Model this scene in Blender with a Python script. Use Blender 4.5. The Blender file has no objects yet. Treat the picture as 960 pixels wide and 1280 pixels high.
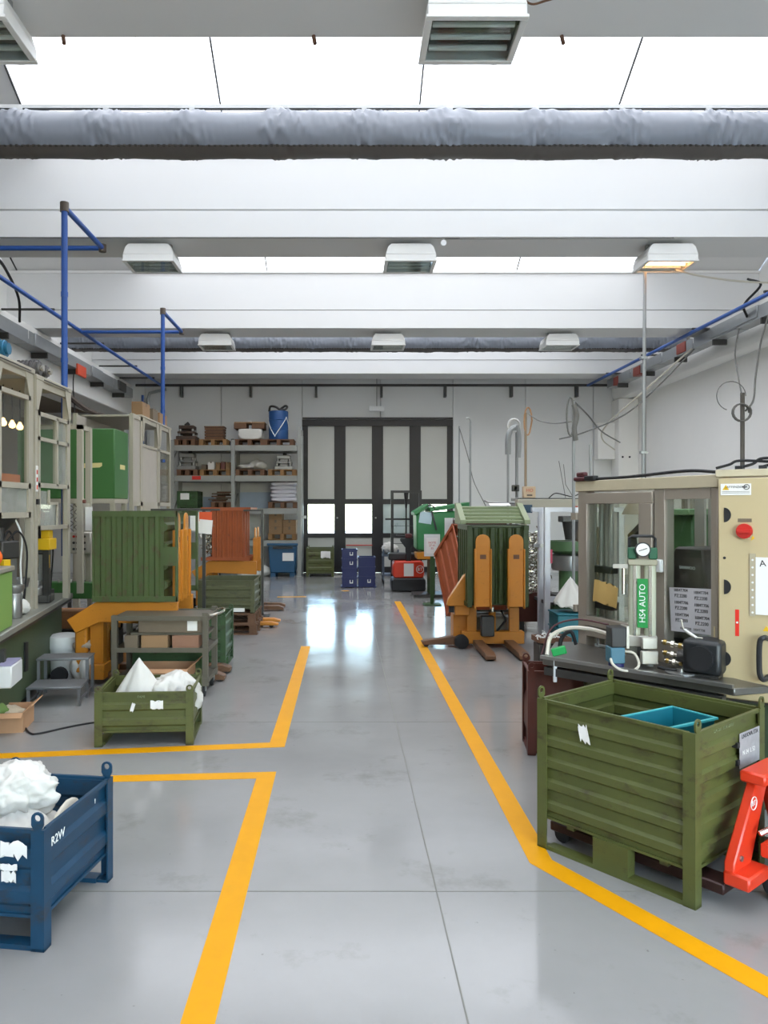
import bpy, bmesh, math, random
from mathutils import Vector, Matrix, noise

SC = bpy.context.scene
COL = SC.collection
rnd = random.Random(11)
PI = math.pi

# ------------------------------------------------------------------ camera
# horizon and vanishing point sit a little off the picture centre: lens shift, level camera
cam_d = bpy.data.cameras.new('camera')
cam_d.sensor_fit = 'VERTICAL'
cam_d.sensor_height = 36
cam_d.lens = 27.0
cam_d.shift_x = 49 / 1280
cam_d.shift_y = -4 / 1280
cam_d.clip_start = .05
cam = bpy.data.objects.new('camera', cam_d)
cam.location = (0, 0, 1.7)
cam.rotation_euler = (PI / 2, 0, 0)
COL.objects.link(cam)
SC.camera = cam

# ------------------------------------------------------------------ sky, exposure
w = bpy.data.worlds.new('daylight')
SC.world = w
w.use_nodes = True
nt = w.node_tree
sky = nt.nodes.new('ShaderNodeTexSky')
sky.sky_type = 'NISHITA'
sky.sun_disc = False
sky.sun_elevation = math.radians(52)
sky.sun_rotation = math.radians(160)
nt.links.new(sky.outputs[0], nt.nodes['Background'].inputs[0])
nt.nodes['Background'].inputs[1].default_value = 2.0
SC.view_settings.view_transform = 'Standard'
SC.view_settings.look = 'None'
SC.view_settings.gamma = 1
SC.view_settings.exposure = 0.38
SC.view_settings.use_curve_mapping = False
SKYLIGHT = 2.0            # radiance of the opal skylight panes
SC.cycles.max_bounces = 14
SC.cycles.diffuse_bounces = 8
SC.cycles.glossy_bounces = 4
SC.cycles.transparent_max_bounces = 16
SC.cycles.caustics_reflective = False
SC.cycles.caustics_refractive = False
SC.cycles.sample_clamp_indirect = 6


# ------------------------------------------------------------------ materials
def lin(h):
    h = h.lstrip('#')
    c = [int(h[i:i + 2], 16) / 255 for i in (0, 2, 4)]
    return tuple(x / 12.92 if x <= .04045 else ((x + .055) / 1.055) ** 2.4 for x in c) + (1,)


MATS = {}


def M(name, col, rough=.5, metal=0., var=.12, scale=6., bump=0., wear=None, wamt=.5, spec=.5, coat=0., emit=None, alpha=None):
    """one procedural material: base colour, a mottled tone, optional worn patches and relief"""
    if name in MATS:
        return MATS[name]
    m = bpy.data.materials.new(name)
    m.use_nodes = True
    t = m.node_tree
    b = t.nodes['Principled BSDF']
    c = lin(col)
    b.inputs['Roughness'].default_value = rough
    b.inputs['Metallic'].default_value = metal
    b.inputs['Specular IOR Level'].default_value = spec
    b.inputs['Coat Weight'].default_value = coat
    tc = t.nodes.new('ShaderNodeTexCoord')
    n = t.nodes.new('ShaderNodeTexNoise')
    n.inputs['Scale'].default_value = scale
    n.inputs['Detail'].default_value = 5
    n.inputs['Roughness'].default_value = .65
    t.links.new(tc.outputs['Object'], n.inputs['Vector'])
    mx = t.nodes.new('ShaderNodeMix')
    mx.data_type = 'RGBA'
    mx.inputs[6].default_value = tuple(max(0, x * (1 - var)) for x in c[:3]) + (1,)
    mx.inputs[7].default_value = tuple(min(1, x * (1 + var)) for x in c[:3]) + (1,)
    t.links.new(n.outputs['Fac'], mx.inputs[0])
    out = mx.outputs[2]
    if wear:
        n2 = t.nodes.new('ShaderNodeTexNoise')
        n2.inputs['Scale'].default_value = scale * 1.7
        n2.inputs['Detail'].default_value = 8
        n2.inputs['Roughness'].default_value = .72
        mp = t.nodes.new('ShaderNodeMapping')
        mp.inputs['Location'].default_value = (3.1, 1.7, 5.2)
        mp.inputs['Scale'].default_value = (1, 1, 1.8)
        t.links.new(tc.outputs['Object'], mp.inputs[0])
        t.links.new(mp.outputs[0], n2.inputs['Vector'])
        r = t.nodes.new('ShaderNodeValToRGB')
        r.color_ramp.elements[0].position = .66 - .2 * wamt
        r.color_ramp.elements[1].position = .78 - .16 * wamt
        t.links.new(n2.outputs['Fac'], r.inputs[0])
        m2 = t.nodes.new('ShaderNodeMix')
        m2.data_type = 'RGBA'
        m2.inputs[7].default_value = lin(wear)
        t.links.new(r.outputs[0], m2.inputs[0])
        t.links.new(out, m2.inputs[6])
        out = m2.outputs[2]
    t.links.new(out, b.inputs['Base Color'])
    if bump:
        bp = t.nodes.new('ShaderNodeBump')
        bp.inputs['Strength'].default_value = bump
        bp.inputs['Distance'].default_value = .02
        t.links.new(n.outputs['Fac'], bp.inputs['Height'])
        t.links.new(bp.outputs[0], b.inputs['Normal'])
    if emit:
        b.inputs['Emission Color'].default_value = lin(emit[0])
        b.inputs['Emission Strength'].default_value = emit[1]
    MATS[name] = m
    return m


def glass(name, tint='#f4f8f6', refl=.06, haze=0.):
    """a thin clear sheet: straight-through light plus a mirror film, a little dust where hazy"""
    m = bpy.data.materials.new(name)
    m.use_nodes = True
    t = m.node_tree
    t.nodes.remove(t.nodes['Principled BSDF'])
    o = t.nodes['Material Output']
    tr = t.nodes.new('ShaderNodeBsdfTransparent')
    tr.inputs[0].default_value = lin(tint)
    g = t.nodes.new('ShaderNodeBsdfGlossy')
    g.inputs['Roughness'].default_value = .03
    lf = t.nodes.new('ShaderNodeLayerWeight')
    pw = t.nodes.new('ShaderNodeMath')
    pw.operation = 'POWER'
    pw.inputs[1].default_value = 5
    t.links.new(lf.outputs['Facing'], pw.inputs[0])
    lw = t.nodes.new('ShaderNodeMath')
    lw.operation = 'MULTIPLY_ADD'
    lw.inputs[1].default_value = .8
    lw.inputs[2].default_value = refl * .5
    t.links.new(pw.outputs[0], lw.inputs[0])
    a = t.nodes.new('ShaderNodeMixShader')
    t.links.new(lw.outputs[0], a.inputs[0])
    t.links.new(tr.outputs[0], a.inputs[1])
    t.links.new(g.outputs[0], a.inputs[2])
    last = a
    if haze:
        d = t.nodes.new('ShaderNodeBsdfDiffuse')
        d.inputs[0].default_value = lin('#e4e4de')
        n = t.nodes.new('ShaderNodeTexNoise')
        n.inputs['Scale'].default_value = .7
        mth = t.nodes.new('ShaderNodeMath')
        mth.operation = 'MULTIPLY'
        mth.inputs[1].default_value = haze * 2
        t.links.new(n.outputs['Fac'], mth.inputs[0])
        b = t.nodes.new('ShaderNodeMixShader')
        t.links.new(mth.outputs[0], b.inputs[0])
        t.links.new(a.outputs[0], b.inputs[1])
        t.links.new(d.outputs[0], b.inputs[2])
        last = b
    t.links.new(last.outputs[0], o.inputs[0])
    MATS[name] = m
    return m


def floor_material():
    m = bpy.data.materials.new('floor_resin')
    m.use_nodes = True
    t = m.node_tree
    b = t.nodes['Principled BSDF']
    tc = t.nodes.new('ShaderNodeTexCoord')

    def nz(s, d=6, r=.6):
        n = t.nodes.new('ShaderNodeTexNoise')
        n.inputs['Scale'].default_value = s
        n.inputs['Detail'].default_value = d
        n.inputs['Roughness'].default_value = r
        t.links.new(tc.outputs['Object'], n.inputs['Vector'])
        return n

    def ramp(n, p0, p1, c0, c1):
        r = t.nodes.new('ShaderNodeValToRGB')
        r.color_ramp.elements[0].position, r.color_ramp.elements[1].position = p0, p1
        r.color_ramp.elements[0].color, r.color_ramp.elements[1].color = c0, c1
        t.links.new(n.outputs['Fac'], r.inputs[0])
        return r
    base = ramp(nz(.55), .3, .7, lin('#8b8a88'), lin('#999896'))
    dirt = ramp(nz(1.6, 9, .7), .56, .78, (0, 0, 0, 1), (1, 1, 1, 1))
    mx = t.nodes.new('ShaderNodeMix')
    mx.data_type = 'RGBA'
    mx.inputs[7].default_value = lin('#75736d')
    t.links.new(dirt.outputs[0], mx.inputs[0])
    t.links.new(base.outputs[0], mx.inputs[6])
    speck = ramp(nz(34, 3, .5), .73, .78, (0, 0, 0, 1), (.55, .55, .55, 1))
    m2 = t.nodes.new('ShaderNodeMix')
    m2.data_type = 'RGBA'
    m2.inputs[7].default_value = lin('#55534e')
    t.links.new(speck.outputs[0], m2.inputs[0])
    t.links.new(mx.outputs[2], m2.inputs[6])
    t.links.new(m2.outputs[2], b.inputs['Base Color'])
    rr = ramp(nz(1.1, 3, .5), .3, .75, (.09, .09, .09, 1), (.2, .2, .2, 1))
    t.links.new(rr.outputs[0], b.inputs['Roughness'])
    b.inputs['Specular IOR Level'].default_value = .5
    bp = t.nodes.new('ShaderNodeBump')
    bp.inputs['Strength'].default_value = .035
    bp.inputs['Distance'].default_value = .02
    t.links.new(nz(9, 4, .5).outputs['Fac'], bp.inputs['Height'])
    t.links.new(bp.outputs[0], b.inputs['Normal'])
    MATS['floor_resin'] = m
    return m


WHITE = M('white_plaster', '#f0efeb', .8, var=.03, scale=1.2)
CEIL = M('white_concrete', '#e0e0de', .75, var=.02, scale=1)
BACKW = M('pale_panel_wall', '#dddedd', .8, var=.03, scale=.8)
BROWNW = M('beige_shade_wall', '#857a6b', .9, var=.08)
OPAL = M('opal_pane', '#f5f5f5', .5, var=0, emit=('#f2f6ff', SKYLIGHT))
CLEAR = glass('clear_glass')
DUSTY = glass('dusty_glass', '#f0efe8', haze=.03)
MILKY = glass('milky_glass', '#dfe4de', haze=.30)
BLACKF = M('black_frame_paint', '#1d191b', .45, var=.1)
GREYP = M('grey_door_panel', '#c4c4bd', .6, var=.04, scale=1.5)
ALU = M('aluminium_profile', '#b9b5ab', .38, .35, var=.06)
CREAM = M('cream_frame_paint', '#aaa494', .5, var=.06, wear='#8f8775', wamt=.1)
BEIGE = M('beige_cabinet_paint', '#bfae88', .42, var=.03, scale=2)
STEEL = M('bare_steel', '#9a9a98', .35, .8, var=.15)
DSTEEL = M('dark_steel', '#4b4a48', .45, .6, var=.2)
CHROME = M('bright_fitting', '#c8c4b8', .2, .95, var=.1)
BRASS = M('brass_fitting', '#b79e62', .3, .9, var=.1)
RUBBER = M('black_rubber', '#1a1a1b', .7, var=.2)
BLACKP = M('black_plastic', '#232325', .45, var=.15)
GREEN = M('olive_green_paint', '#52572a', .5, var=.34, scale=3.2, wear='#3d331f', wamt=.62)
GREEN2 = M('bottle_green_paint', '#34502c', .5, var=.28, scale=4, wear='#2f3321', wamt=.6)
GREENR = M('rusty_green_paint', '#43532a', .55, var=.22, scale=4, wear='#4a3c28', wamt=.75)
GREENL = M('light_green_paint', '#858f6c', .5, var=.1, scale=6, wear='#7c8465', wamt=.3)
GREENM = M('machine_green', '#3a6a33', .5, var=.05, scale=2)
LIME = M('pale_green_panel', '#7da054', .5, var=.04, scale=2)
BLUEB = M('worn_blue_paint', '#103c57', .45, var=.3, scale=4, wear='#2c3138', wamt=.62)
NAVY = M('navy_plastic', '#20275c', .45, var=.12)
TEAL = M('teal_plastic', '#0f6673', .45, var=.08)
PIPEB = M('blue_pipe_paint', '#27529c', .4, var=.1)
ORANGE = M('amber_machine_paint', '#bf7a1e', .45, var=.1, wear='#80511a', wamt=.3)
ORANGER = M('orange_red_paint', '#95481d', .5, var=.16, wear='#6b2f1d', wamt=.45)
MAROON = M('maroon_paint', '#55291f', .5, var=.2, wear='#4a2b22', wamt=.5)
REDP = M('red_truck_paint', '#d63a1e', .35, var=.06, scale=3)
REDS = M('red_plastic', '#c02a22', .35, var=.05)
WOOD = M('pallet_wood', '#8d6a44', .85, var=.25, scale=12, bump=.3)
WOODD = M('dark_pallet_wood', '#6b4d38', .85, var=.3, scale=12, bump=.3)
CARD = M('carton_board', '#937555', .85, var=.08, scale=4)
CARDD = M('dull_carton_board', '#6f6353', .85, var=.15, scale=4)
PAPER = M('white_paper', '#e8e6e2', .8, var=.03)
BAGW = M('white_sack', '#cfcdc6', .6, var=.06, scale=9, bump=.15)
WPLAS = M('white_plastic', '#d9dad8', .45, var=.05)
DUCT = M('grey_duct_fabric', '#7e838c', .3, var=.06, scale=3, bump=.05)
DUCTD2 = M('brown_duct_underside', '#5d5853', .5, var=.06, scale=3, bump=.05)  # browner, darker tone along the lower band of the duct
DUCTD = M('dark_duct_seam', '#3f3b37', .6, var=.1)
GALV = M('galvanised_steel', '#a3a6a6', .4, .6, var=.12)
RACK = M('grey_rack_paint', '#8f908b', .5, var=.06)
YELLOW = M('yellow_line_paint', '#dd9a04', .5, spec=.2, var=.1, scale=5, wear='#c59a2c', wamt=.2)
JOINT = M('joint_sealant', '#77766f', .8)
LAMPW = M('lamp_housing_white', '#e4e4e0', .4, var=.03)
REFL = M('lamp_reflector', '#8d8f8c', .2, .9, var=.1)
TUBEO = M('lamp_tube_off', '#e4e6e2', .3, var=.02)
TUBEL = M('lamp_tube_lit', '#ffd9b0', .3, emit=('#ffb070', 14))
GLOW = M('warm_reflection_glow', '#ffe9c0', .3, emit=('#ffd38a', 5))
LABG = M('green_label', '#128a3c', .4, var=.03)
INK = M('ink', '#2a2a2c', .7, var=0)
INKW = M('white_ink', '#e9ece8', .7, var=0)
INKR = M('red_ink', '#c03a2a', .6, var=0)
YELS = M('yellow_sticker', '#e0b41a', .5, var=.03)
WIRE = M('grey_cable', '#6b6a66', .6, var=.05)
WIREW = M('pale_cable', '#c9c3b4', .6, var=.05)
FLOORM = floor_material()


# ------------------------------------------------------------------ mesh building
class MB:
    def __init__(self, off=(0, 0, 0)):
        self.v, self.f, self.o = [], [], Vector(off)

    def add(self, vs, fs, m=None):
        k = len(self.v)
        for p in vs:
            p = Vector(p)
            if m is not None:
                p = m @ p
            self.v.append(p - self.o)
        self.f += [tuple(i + k for i in f) for f in fs]
        return self

    def box(self, x0, x1, y0, y1, z0, z1, m=None):
        vs = [(x, y, z) for z in (z0, z1) for y in (y0, y1) for x in (x0, x1)]
        return self.add(vs, [(0, 2, 3, 1), (4, 5, 7, 6), (0, 1, 5, 4), (2, 6, 7, 3), (0, 4, 6, 2), (1, 3, 7, 5)], m)

    def cb(self, c, s, rot=(0, 0, 0)):
        m = Matrix.Translation(c) @ Matrix.Rotation(rot[2], 4, 'Z') @ Matrix.Rotation(rot[1], 4, 'Y') @ Matrix.Rotation(rot[0], 4, 'X')
        a, b, d = s[0] / 2, s[1] / 2, s[2] / 2
        return self.box(-a, a, -b, b, -d, d, m)

    def bar(self, p0, p1, wd, th=None):
        """a rectangular bar between two points"""
        p0, p1 = Vector(p0), Vector(p1)
        d = p1 - p0
        q = d.to_track_quat('Z', 'Y').to_matrix().to_4x4()
        th = th or wd
        return self.box(-wd / 2, wd / 2, -th / 2, th / 2, 0, d.length, Matrix.Translation(p0) @ q)

    def cyl(self, p0, p1, r, r1=None, n=12, caps=True):
        p0, p1 = Vector(p0), Vector(p1)
        r1 = r if r1 is None else r1
        q = (p1 - p0).to_track_quat('Z', 'Y').to_matrix()
        vs = []
        for p, rr in ((p0, r), (p1, r1)):
            vs += [p + q @ Vector((rr * math.cos(2 * PI * i / n), rr * math.sin(2 * PI * i / n), 0)) for i in range(n)]
        fs = [(i, (i + 1) % n, n + (i + 1) % n, n + i) for i in range(n)]
        if caps:
            fs += [tuple(range(n - 1, -1, -1)), tuple(range(n, 2 * n))]
        return self.add(vs, fs)

    def tube(self, pts, r, n=6, closed=False):
        pts = [Vector(p) for p in pts]
        vs, fs, N = [], [], len(pts)
        ref = None
        for i, p in enumerate(pts):
            a = pts[(i - 1) % N] if (closed or i) else p
            b = pts[(i + 1) % N] if (closed or i < N - 1) else p
            d = (b - a).normalized()
            if ref is None:
                ref = d.orthogonal().normalized()
            ref = (ref - d * ref.dot(d))
            ref = ref.normalized() if ref.length > 1e-6 else d.orthogonal().normalized()
            s = d.cross(ref)
            vs += [p + (ref * math.cos(2 * PI * k / n) + s * math.sin(2 * PI * k / n)) * r for k in range(n)]
        for i in range(N if closed else N - 1):
            j = (i + 1) % N
            fs += [(i * n + k, i * n + (k + 1) % n, j * n + (k + 1) % n, j * n + k) for k in range(n)]
        if not closed:
            fs += [tuple(range(n - 1, -1, -1)), tuple(range((N - 1) * n, N * n))]
        return self.add(vs, fs)

    def prism(self, poly, ax, a, b, m=None):
        """poly in the two other axes (in x,y,z order) swept along ax from a to b"""
        n = len(poly)
        vs = []
        for t in (a, b):
            for p in poly:
                q = list(p)
                q.insert('xyz'.index(ax), t)
                vs.append(q)
        fs = [(i, (i + 1) % n, n + (i + 1) % n, n + i) for i in range(n)]
        fs += [tuple(range(n - 1, -1, -1)), tuple(range(n, 2 * n))]
        return self.add(vs, fs, m)

    def lathe(self, prof, c=(0, 0, 0), n=20, m=None):
        vs, fs = [], []
        for r, z in prof:
            vs += [(c[0] + r * math.cos(2 * PI * i / n), c[1] + r * math.sin(2 * PI * i / n), c[2] + z) for i in range(n)]
        for k in range(len(prof) - 1):
            fs += [(k * n + i, k * n + (i + 1) % n, (k + 1) * n + (i + 1) % n, (k + 1) * n + i) for i in range(n)]
        fs += [tuple(range(n - 1, -1, -1)), tuple(range((len(prof) - 1) * n, len(prof) * n))]
        return self.add(vs, fs, m)

    def build(self, name, mat, parent=None, label=None, bevel=0., seg=1, ang=38, kind=None):
        me = bpy.data.meshes.new(name)
        me.from_pydata([tuple(p) for p in self.v], [], self.f)
        me.validate()
        bm = bmesh.new()
        bm.from_mesh(me)
        bmesh.ops.recalc_face_normals(bm, faces=bm.faces)
        bm.to_mesh(me)
        bm.free()
        me.materials.append(mat)
        me.shade_smooth()
        me.set_sharp_from_angle(angle=math.radians(ang))
        o = bpy.data.objects.new(name, me)
        COL.objects.link(o)
        if parent:
            o.parent = parent
        if label:
            o['label'] = label
        if kind:
            o['kind'] = kind
        if bevel:
            bv = o.modifiers.new('soft_edges', 'BEVEL')
            bv.width = bevel
            bv.segments = seg
            bv.limit_method = 'ANGLE'
            bv.angle_limit = math.radians(40)
            bv.harden_normals = False
        return o


def thing(name, label, cat, loc=(0, 0, 0), rz=0, group=None, rot=None):
    o = bpy.data.objects.new(name, None)
    o.empty_display_size = .1
    COL.objects.link(o)
    o.location = loc
    o.rotation_euler = rot or (0, 0, rz)
    o['label'] = label
    o['category'] = cat
    if group:
        o['group'] = group
    return o


def tag(o, label, cat, group=None):
    o['label'] = label
    o['category'] = cat
    if group:
        o['group'] = group
    return o


def struct(name):
    o = bpy.data.objects.new(name, None)
    COL.objects.link(o)
    o['kind'] = 'structure'
    return o


def dupe(o, parent=None, loc=None, rot=None, label=None, group=None):
    c = o.copy()
    COL.objects.link(c)
    if parent:
        c.parent = parent
    if loc is not None:
        c.location = loc
    if rot is not None:
        c.rotation_euler = rot
    if label:
        c['label'] = label
    if group:
        c['group'] = group
    for ch in list(o.children):
        dupe(ch, c)
    return c


def PX(px, y):            # metres right of the lens for a column seen at distance y
    return (px - 431) * y / 960


def PZ(py, y):            # metres above the floor for a row seen at distance y
    return 1.7 + (636 - py) * y / 960


def text(name, s, size, mat, parent, loc, rot, label=None, ext=.0008, align='CENTER'):
    c = bpy.data.curves.new(name, 'FONT')
    c.body = s
    c.size = size
    c.align_x = align
    c.align_y = 'CENTER'
    c.extrude = ext
    c.resolution_u = 2
    tmp = bpy.data.objects.new('tmp_text', c)
    me = bpy.data.meshes.new_from_object(tmp)
    bpy.data.objects.remove(tmp)
    bpy.data.curves.remove(c)
    me.materials.clear()
    me.materials.append(mat)
    o = bpy.data.objects.new(name, me)
    COL.objects.link(o)
    o.parent = parent
    o.location = loc
    o.rotation_euler = rot
    if label:
        o['label'] = label
    return o


def arc(c, r, a0, a1, n, ax='xz'):
    out = []
    for i in range(n + 1):
        a = a0 + (a1 - a0) * i / n
        p = [c[0], c[1], c[2]]
        p['xyz'.index(ax[0])] += r * math.cos(a)
        p['xyz'.index(ax[1])] += r * math.sin(a)
        out.append(tuple(p))
    return out


def smooth_path(pts, k=6):
    """Catmull-Rom through the points"""
    P = [Vector(p) for p in pts]
    P = [P[0] * 2 - P[1]] + P + [P[-1] * 2 - P[-2]]
    out = []
    for i in range(1, len(P) - 2):
        a, b, c, d = P[i - 1:i + 3]
        for j in range(k):
            t = j / k
            out.append(.5 * ((2 * b) + (c - a) * t + (2 * a - 5 * b + 4 * c - d) * t * t + (3 * b - a - 3 * c + d) * t ** 3))
    out.append(P[-2])
    return out


def wire(name, label, pts, r, mat, k=6, cat='cable', group=None, parent=None):
    o = MB().tube(smooth_path(pts, k), r, 6).build(name, mat, parent)
    if parent is None:
        tag(o, label, cat, group)
    return o


def lump(name, mat, parent, size, seed=0, amp=.12, freq=2.2, sub=4, shape=None, label=None, loc=(0, 0, 0), crease=0.):
    """a soft closed lump resting on z = 0"""
    bm = bmesh.new()
    bmesh.ops.create_icosphere(bm, subdivisions=sub, radius=1)
    for v in bm.verts:
        p = v.co.copy()
        q = Vector((p.x, p.y, p.z))
        n = noise.noise(q * freq + Vector((seed * 7.3, seed * 1.9, 0))) * amp + noise.noise(q * freq * 3.1 + Vector((0, seed * 3.3, 2))) * amp * .4
        if crease:
            w_ = Vector((noise.noise(q * 1.7 + Vector((seed, 0, 0))), noise.noise(q * 1.7 + Vector((0, seed, 5))), noise.noise(q * 1.7 + Vector((9, 0, seed))))) * .5
            n += crease * ((1 - abs(noise.noise((q + w_) * freq * 1.3 + Vector((seed, 4, 1)))) * 2.6) * .7 + (1 - abs(noise.noise((q + w_) * freq * 3 + Vector((2, seed, 1)))) * 2.6) * .3)
        q *= 1 + n
        if shape:
            q = shape(q)
        v.co = (q.x * size[0] / 2 + loc[0], q.y * size[1] / 2 + loc[1], max(0, (q.z + 1) / 2) * size[2] + loc[2])
    dz_ = min(v.co.z for v in bm.verts) - loc[2]
    for v in bm.verts:
        v.co.z -= dz_
    me = bpy.data.meshes.new(name)
    bm.to_mesh(me)
    bm.free()
    me.materials.append(mat)
    me.shade_smooth()
    o = bpy.data.objects.new(name, me)
    COL.objects.link(o)
    if parent:
        o.parent = parent
    if label:
        o['label'] = label
    return o

# ================================================================== THE HALL
XL, XR, YB, YF = -5.65, 7.6, 20.4, -4.2     # beam line on the left, right wall, back wall, wall behind the camera
XLL = -8.2                                  # far wall of the low bay on the left

floor = MB().box(XLL, XR, YF, YB + .3, -.12, 0).build('floor', FLOORM)
floor['kind'] = 'structure'
for i, (x0, x1, y0, y1) in enumerate(((.405, .411, YF, YB), (XLL, XR, 3.41, 3.416), (XLL, XR, 6.12, 6.126), (XLL, XR, 11.3, 11.306), (XLL, XR, 15.9, 15.906), (-4.4, -4.394, YF, YB))):
    MB().box(x0, x1, y0, y1, .0002, .0012).build('expansion_joint', JOINT, floor)


def stripe(pts, wd=.115):
    """a painted band through the points with mitred corners"""
    P = [Vector((p[0], p[1])) for p in pts]
    L, Rr = [], []
    for i, p in enumerate(P):
        d0 = (P[i] - P[i - 1]).normalized() if i else (P[1] - P[0]).normalized()
        d1 = (P[i + 1] - P[i]).normalized() if i < len(P) - 1 else d0
        n0, n1 = Vector((-d0.y, d0.x)), Vector((-d1.y, d1.x))
        n = (n0 + n1).normalized()
        n *= wd / 2 / max(.3, n.dot(n0))
        L.append(p + n)
        Rr.append(p - n)
    m = MB()
    poly = L + Rr[::-1]
    k = len(L)
    vs = [(p.x, p.y, z) for z in (.0005, .0022) for p in poly]
    n = 2 * k
    fs = [(i, (i + 1) % n, n + (i + 1) % n, n + i) for i in range(n)]
    fs += [(n + i, n + i + 1, n + n - 2 - i, n + n - 1 - i) for i in range(k - 1)]
    m.add(vs, fs)
    return m


stripe([(-.478, 1.2), (-.50, 4.90), (-2.0, 4.80), (-4.2, 4.66)]).build('painted_line', YELLOW, floor, 'yellow line turning left by the blue bin')
stripe([(-.482, 9.5), (-.487, 5.53), (-2.37, 5.28), (-4.2, 5.04)]).build('painted_line', YELLOW, floor, 'yellow line turning left before the small green bin')
stripe([(.965, 14.1), (.945, 3.70), (1.62, 2.52), (2.3, 1.33)]).build('painted_line', YELLOW, floor, 'long yellow line along the right side of the aisle')
stripe([(-.06, 15.9), (.08, 15.95)]).build('painted_line', YELLOW, floor, 'short yellow patch near the stacked blue crates')
stripe([(-1.3, 14.8), (-.75, 14.85)]).build('painted_line', YELLOW, floor, 'faint yellow patch in front of the rack')

# --- back wall: tall precast panels around the gate opening
DX0, DX1, DH = -1.13, 2.87, 4.07
wb = struct('wall_back')
edges = [XLL, -7.3, -5.3, -3.28, DX0]
for a, b in zip(edges, edges[1:]):
    MB().box(a + .006, b - .006, YB, YB + .2, 0, 5.6).build('wall_panel', BACKW, wb, bevel=.008)
for a, b in ((DX0, .95), (.95, DX1)):
    MB().box(a + .006, b - .006, YB, YB + .2, DH, 5.6).build('wall_panel', BACKW, wb, bevel=.008)
for a, b in ((DX1, 4.8), (4.8, 6.6), (6.6, XR)):
    MB().box(a + .006, b - .006, YB, YB + .2, 0, 5.6).build('wall_panel', BACKW, wb, bevel=.008)
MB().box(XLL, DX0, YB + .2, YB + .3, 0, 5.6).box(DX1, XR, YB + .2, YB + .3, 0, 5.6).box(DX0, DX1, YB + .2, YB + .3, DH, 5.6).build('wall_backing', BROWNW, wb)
wr = MB().box(XR, XR + .25, YF, YB + .3, 0, 8.6).build('wall_right', WHITE)
wr['kind'] = 'structure'
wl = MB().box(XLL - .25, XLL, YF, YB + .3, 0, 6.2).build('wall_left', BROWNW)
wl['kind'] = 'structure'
GX0, GX1, GZ0, GZ1 = 1.2, 6.8, .35, 4.3
wf = MB().box(XLL, GX0, YF - .25, YF, 0, 8.6).box(GX1, XR, YF - .25, YF, 0, 8.6).box(GX0, GX1, YF - .25, YF, GZ1, 8.6).box(GX0, GX1, YF - .25, YF, 0, GZ0).build('wall_front', WHITE)
wg = struct('window_6')  # unseen glazing added behind the camera to let daylight onto camera-facing sides
for i in range(4):
    a, b = GX0 + 1.4 * i, GX0 + 1.4 * (i + 1)
    for z0, z1 in ((GZ0, 2.3), (2.3, GZ1)):
        MB().box(a, a + .05, YF - .16, YF - .08, z0, z1).box(b - .05, b, YF - .16, YF - .08, z0, z1).box(a + .05, b - .05, YF - .16, YF - .08, z0, z0 + .05).box(a + .05, b - .05, YF - .16, YF - .08, z1 - .05, z1).build('frame', BLACKF, wg)
        MB().box(a + .05, b - .05, YF - .123, YF - .117, z0 + .05, z1 - .05).build('pane', CLEAR, wg)
wf['kind'] = 'structure'

# --- long edge beams and piers
bl = MB().box(XL - .9, XL, YF, YB - .02, 4.14, 5.0).build('beam_left', WHITE, bevel=.02)
bl['kind'] = 'structure'
lc = MB().box(XLL, XL - .9, YF, YB - .02, 4.25, 4.45).build('ceiling_low', BROWNW)
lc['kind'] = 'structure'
MB().prism([(XR, 4.62), (7.3, 4.55), (7.14, 4.58), (7.08, 4.68), (7.08, 5.0), (XR, 5.0)], 'y', YF, YB - .02).build('beam_right', WHITE, bevel=.015)['kind'] = 'structure'
pr = struct('pillar_right')
MB().box(7.08, XR - .005, 19.85, YB - .01, 0, 4.55).build('pillar_shaft', WHITE, pr, bevel=.012)
MB().box(6.62, 7.075, 20.1, YB - .01, 3.0, 3.95).build('wall_box', WHITE, pr, bevel=.01)
for z in (3.03, 3.03):
    pass
for x in (7.18, 7.36):
    MB().cyl((x, 19.852, 3.04), (x, 19.838, 3.04), .026, n=10).build('lifting_socket', BLACKP, pr)
pl_ = MB().box(XL - .35, XL - .004, 19.9, YB - .01, 0, 4.135).build('pillar_left', BACKW, bevel=.01)
pl_['kind'] = 'structure'

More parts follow.
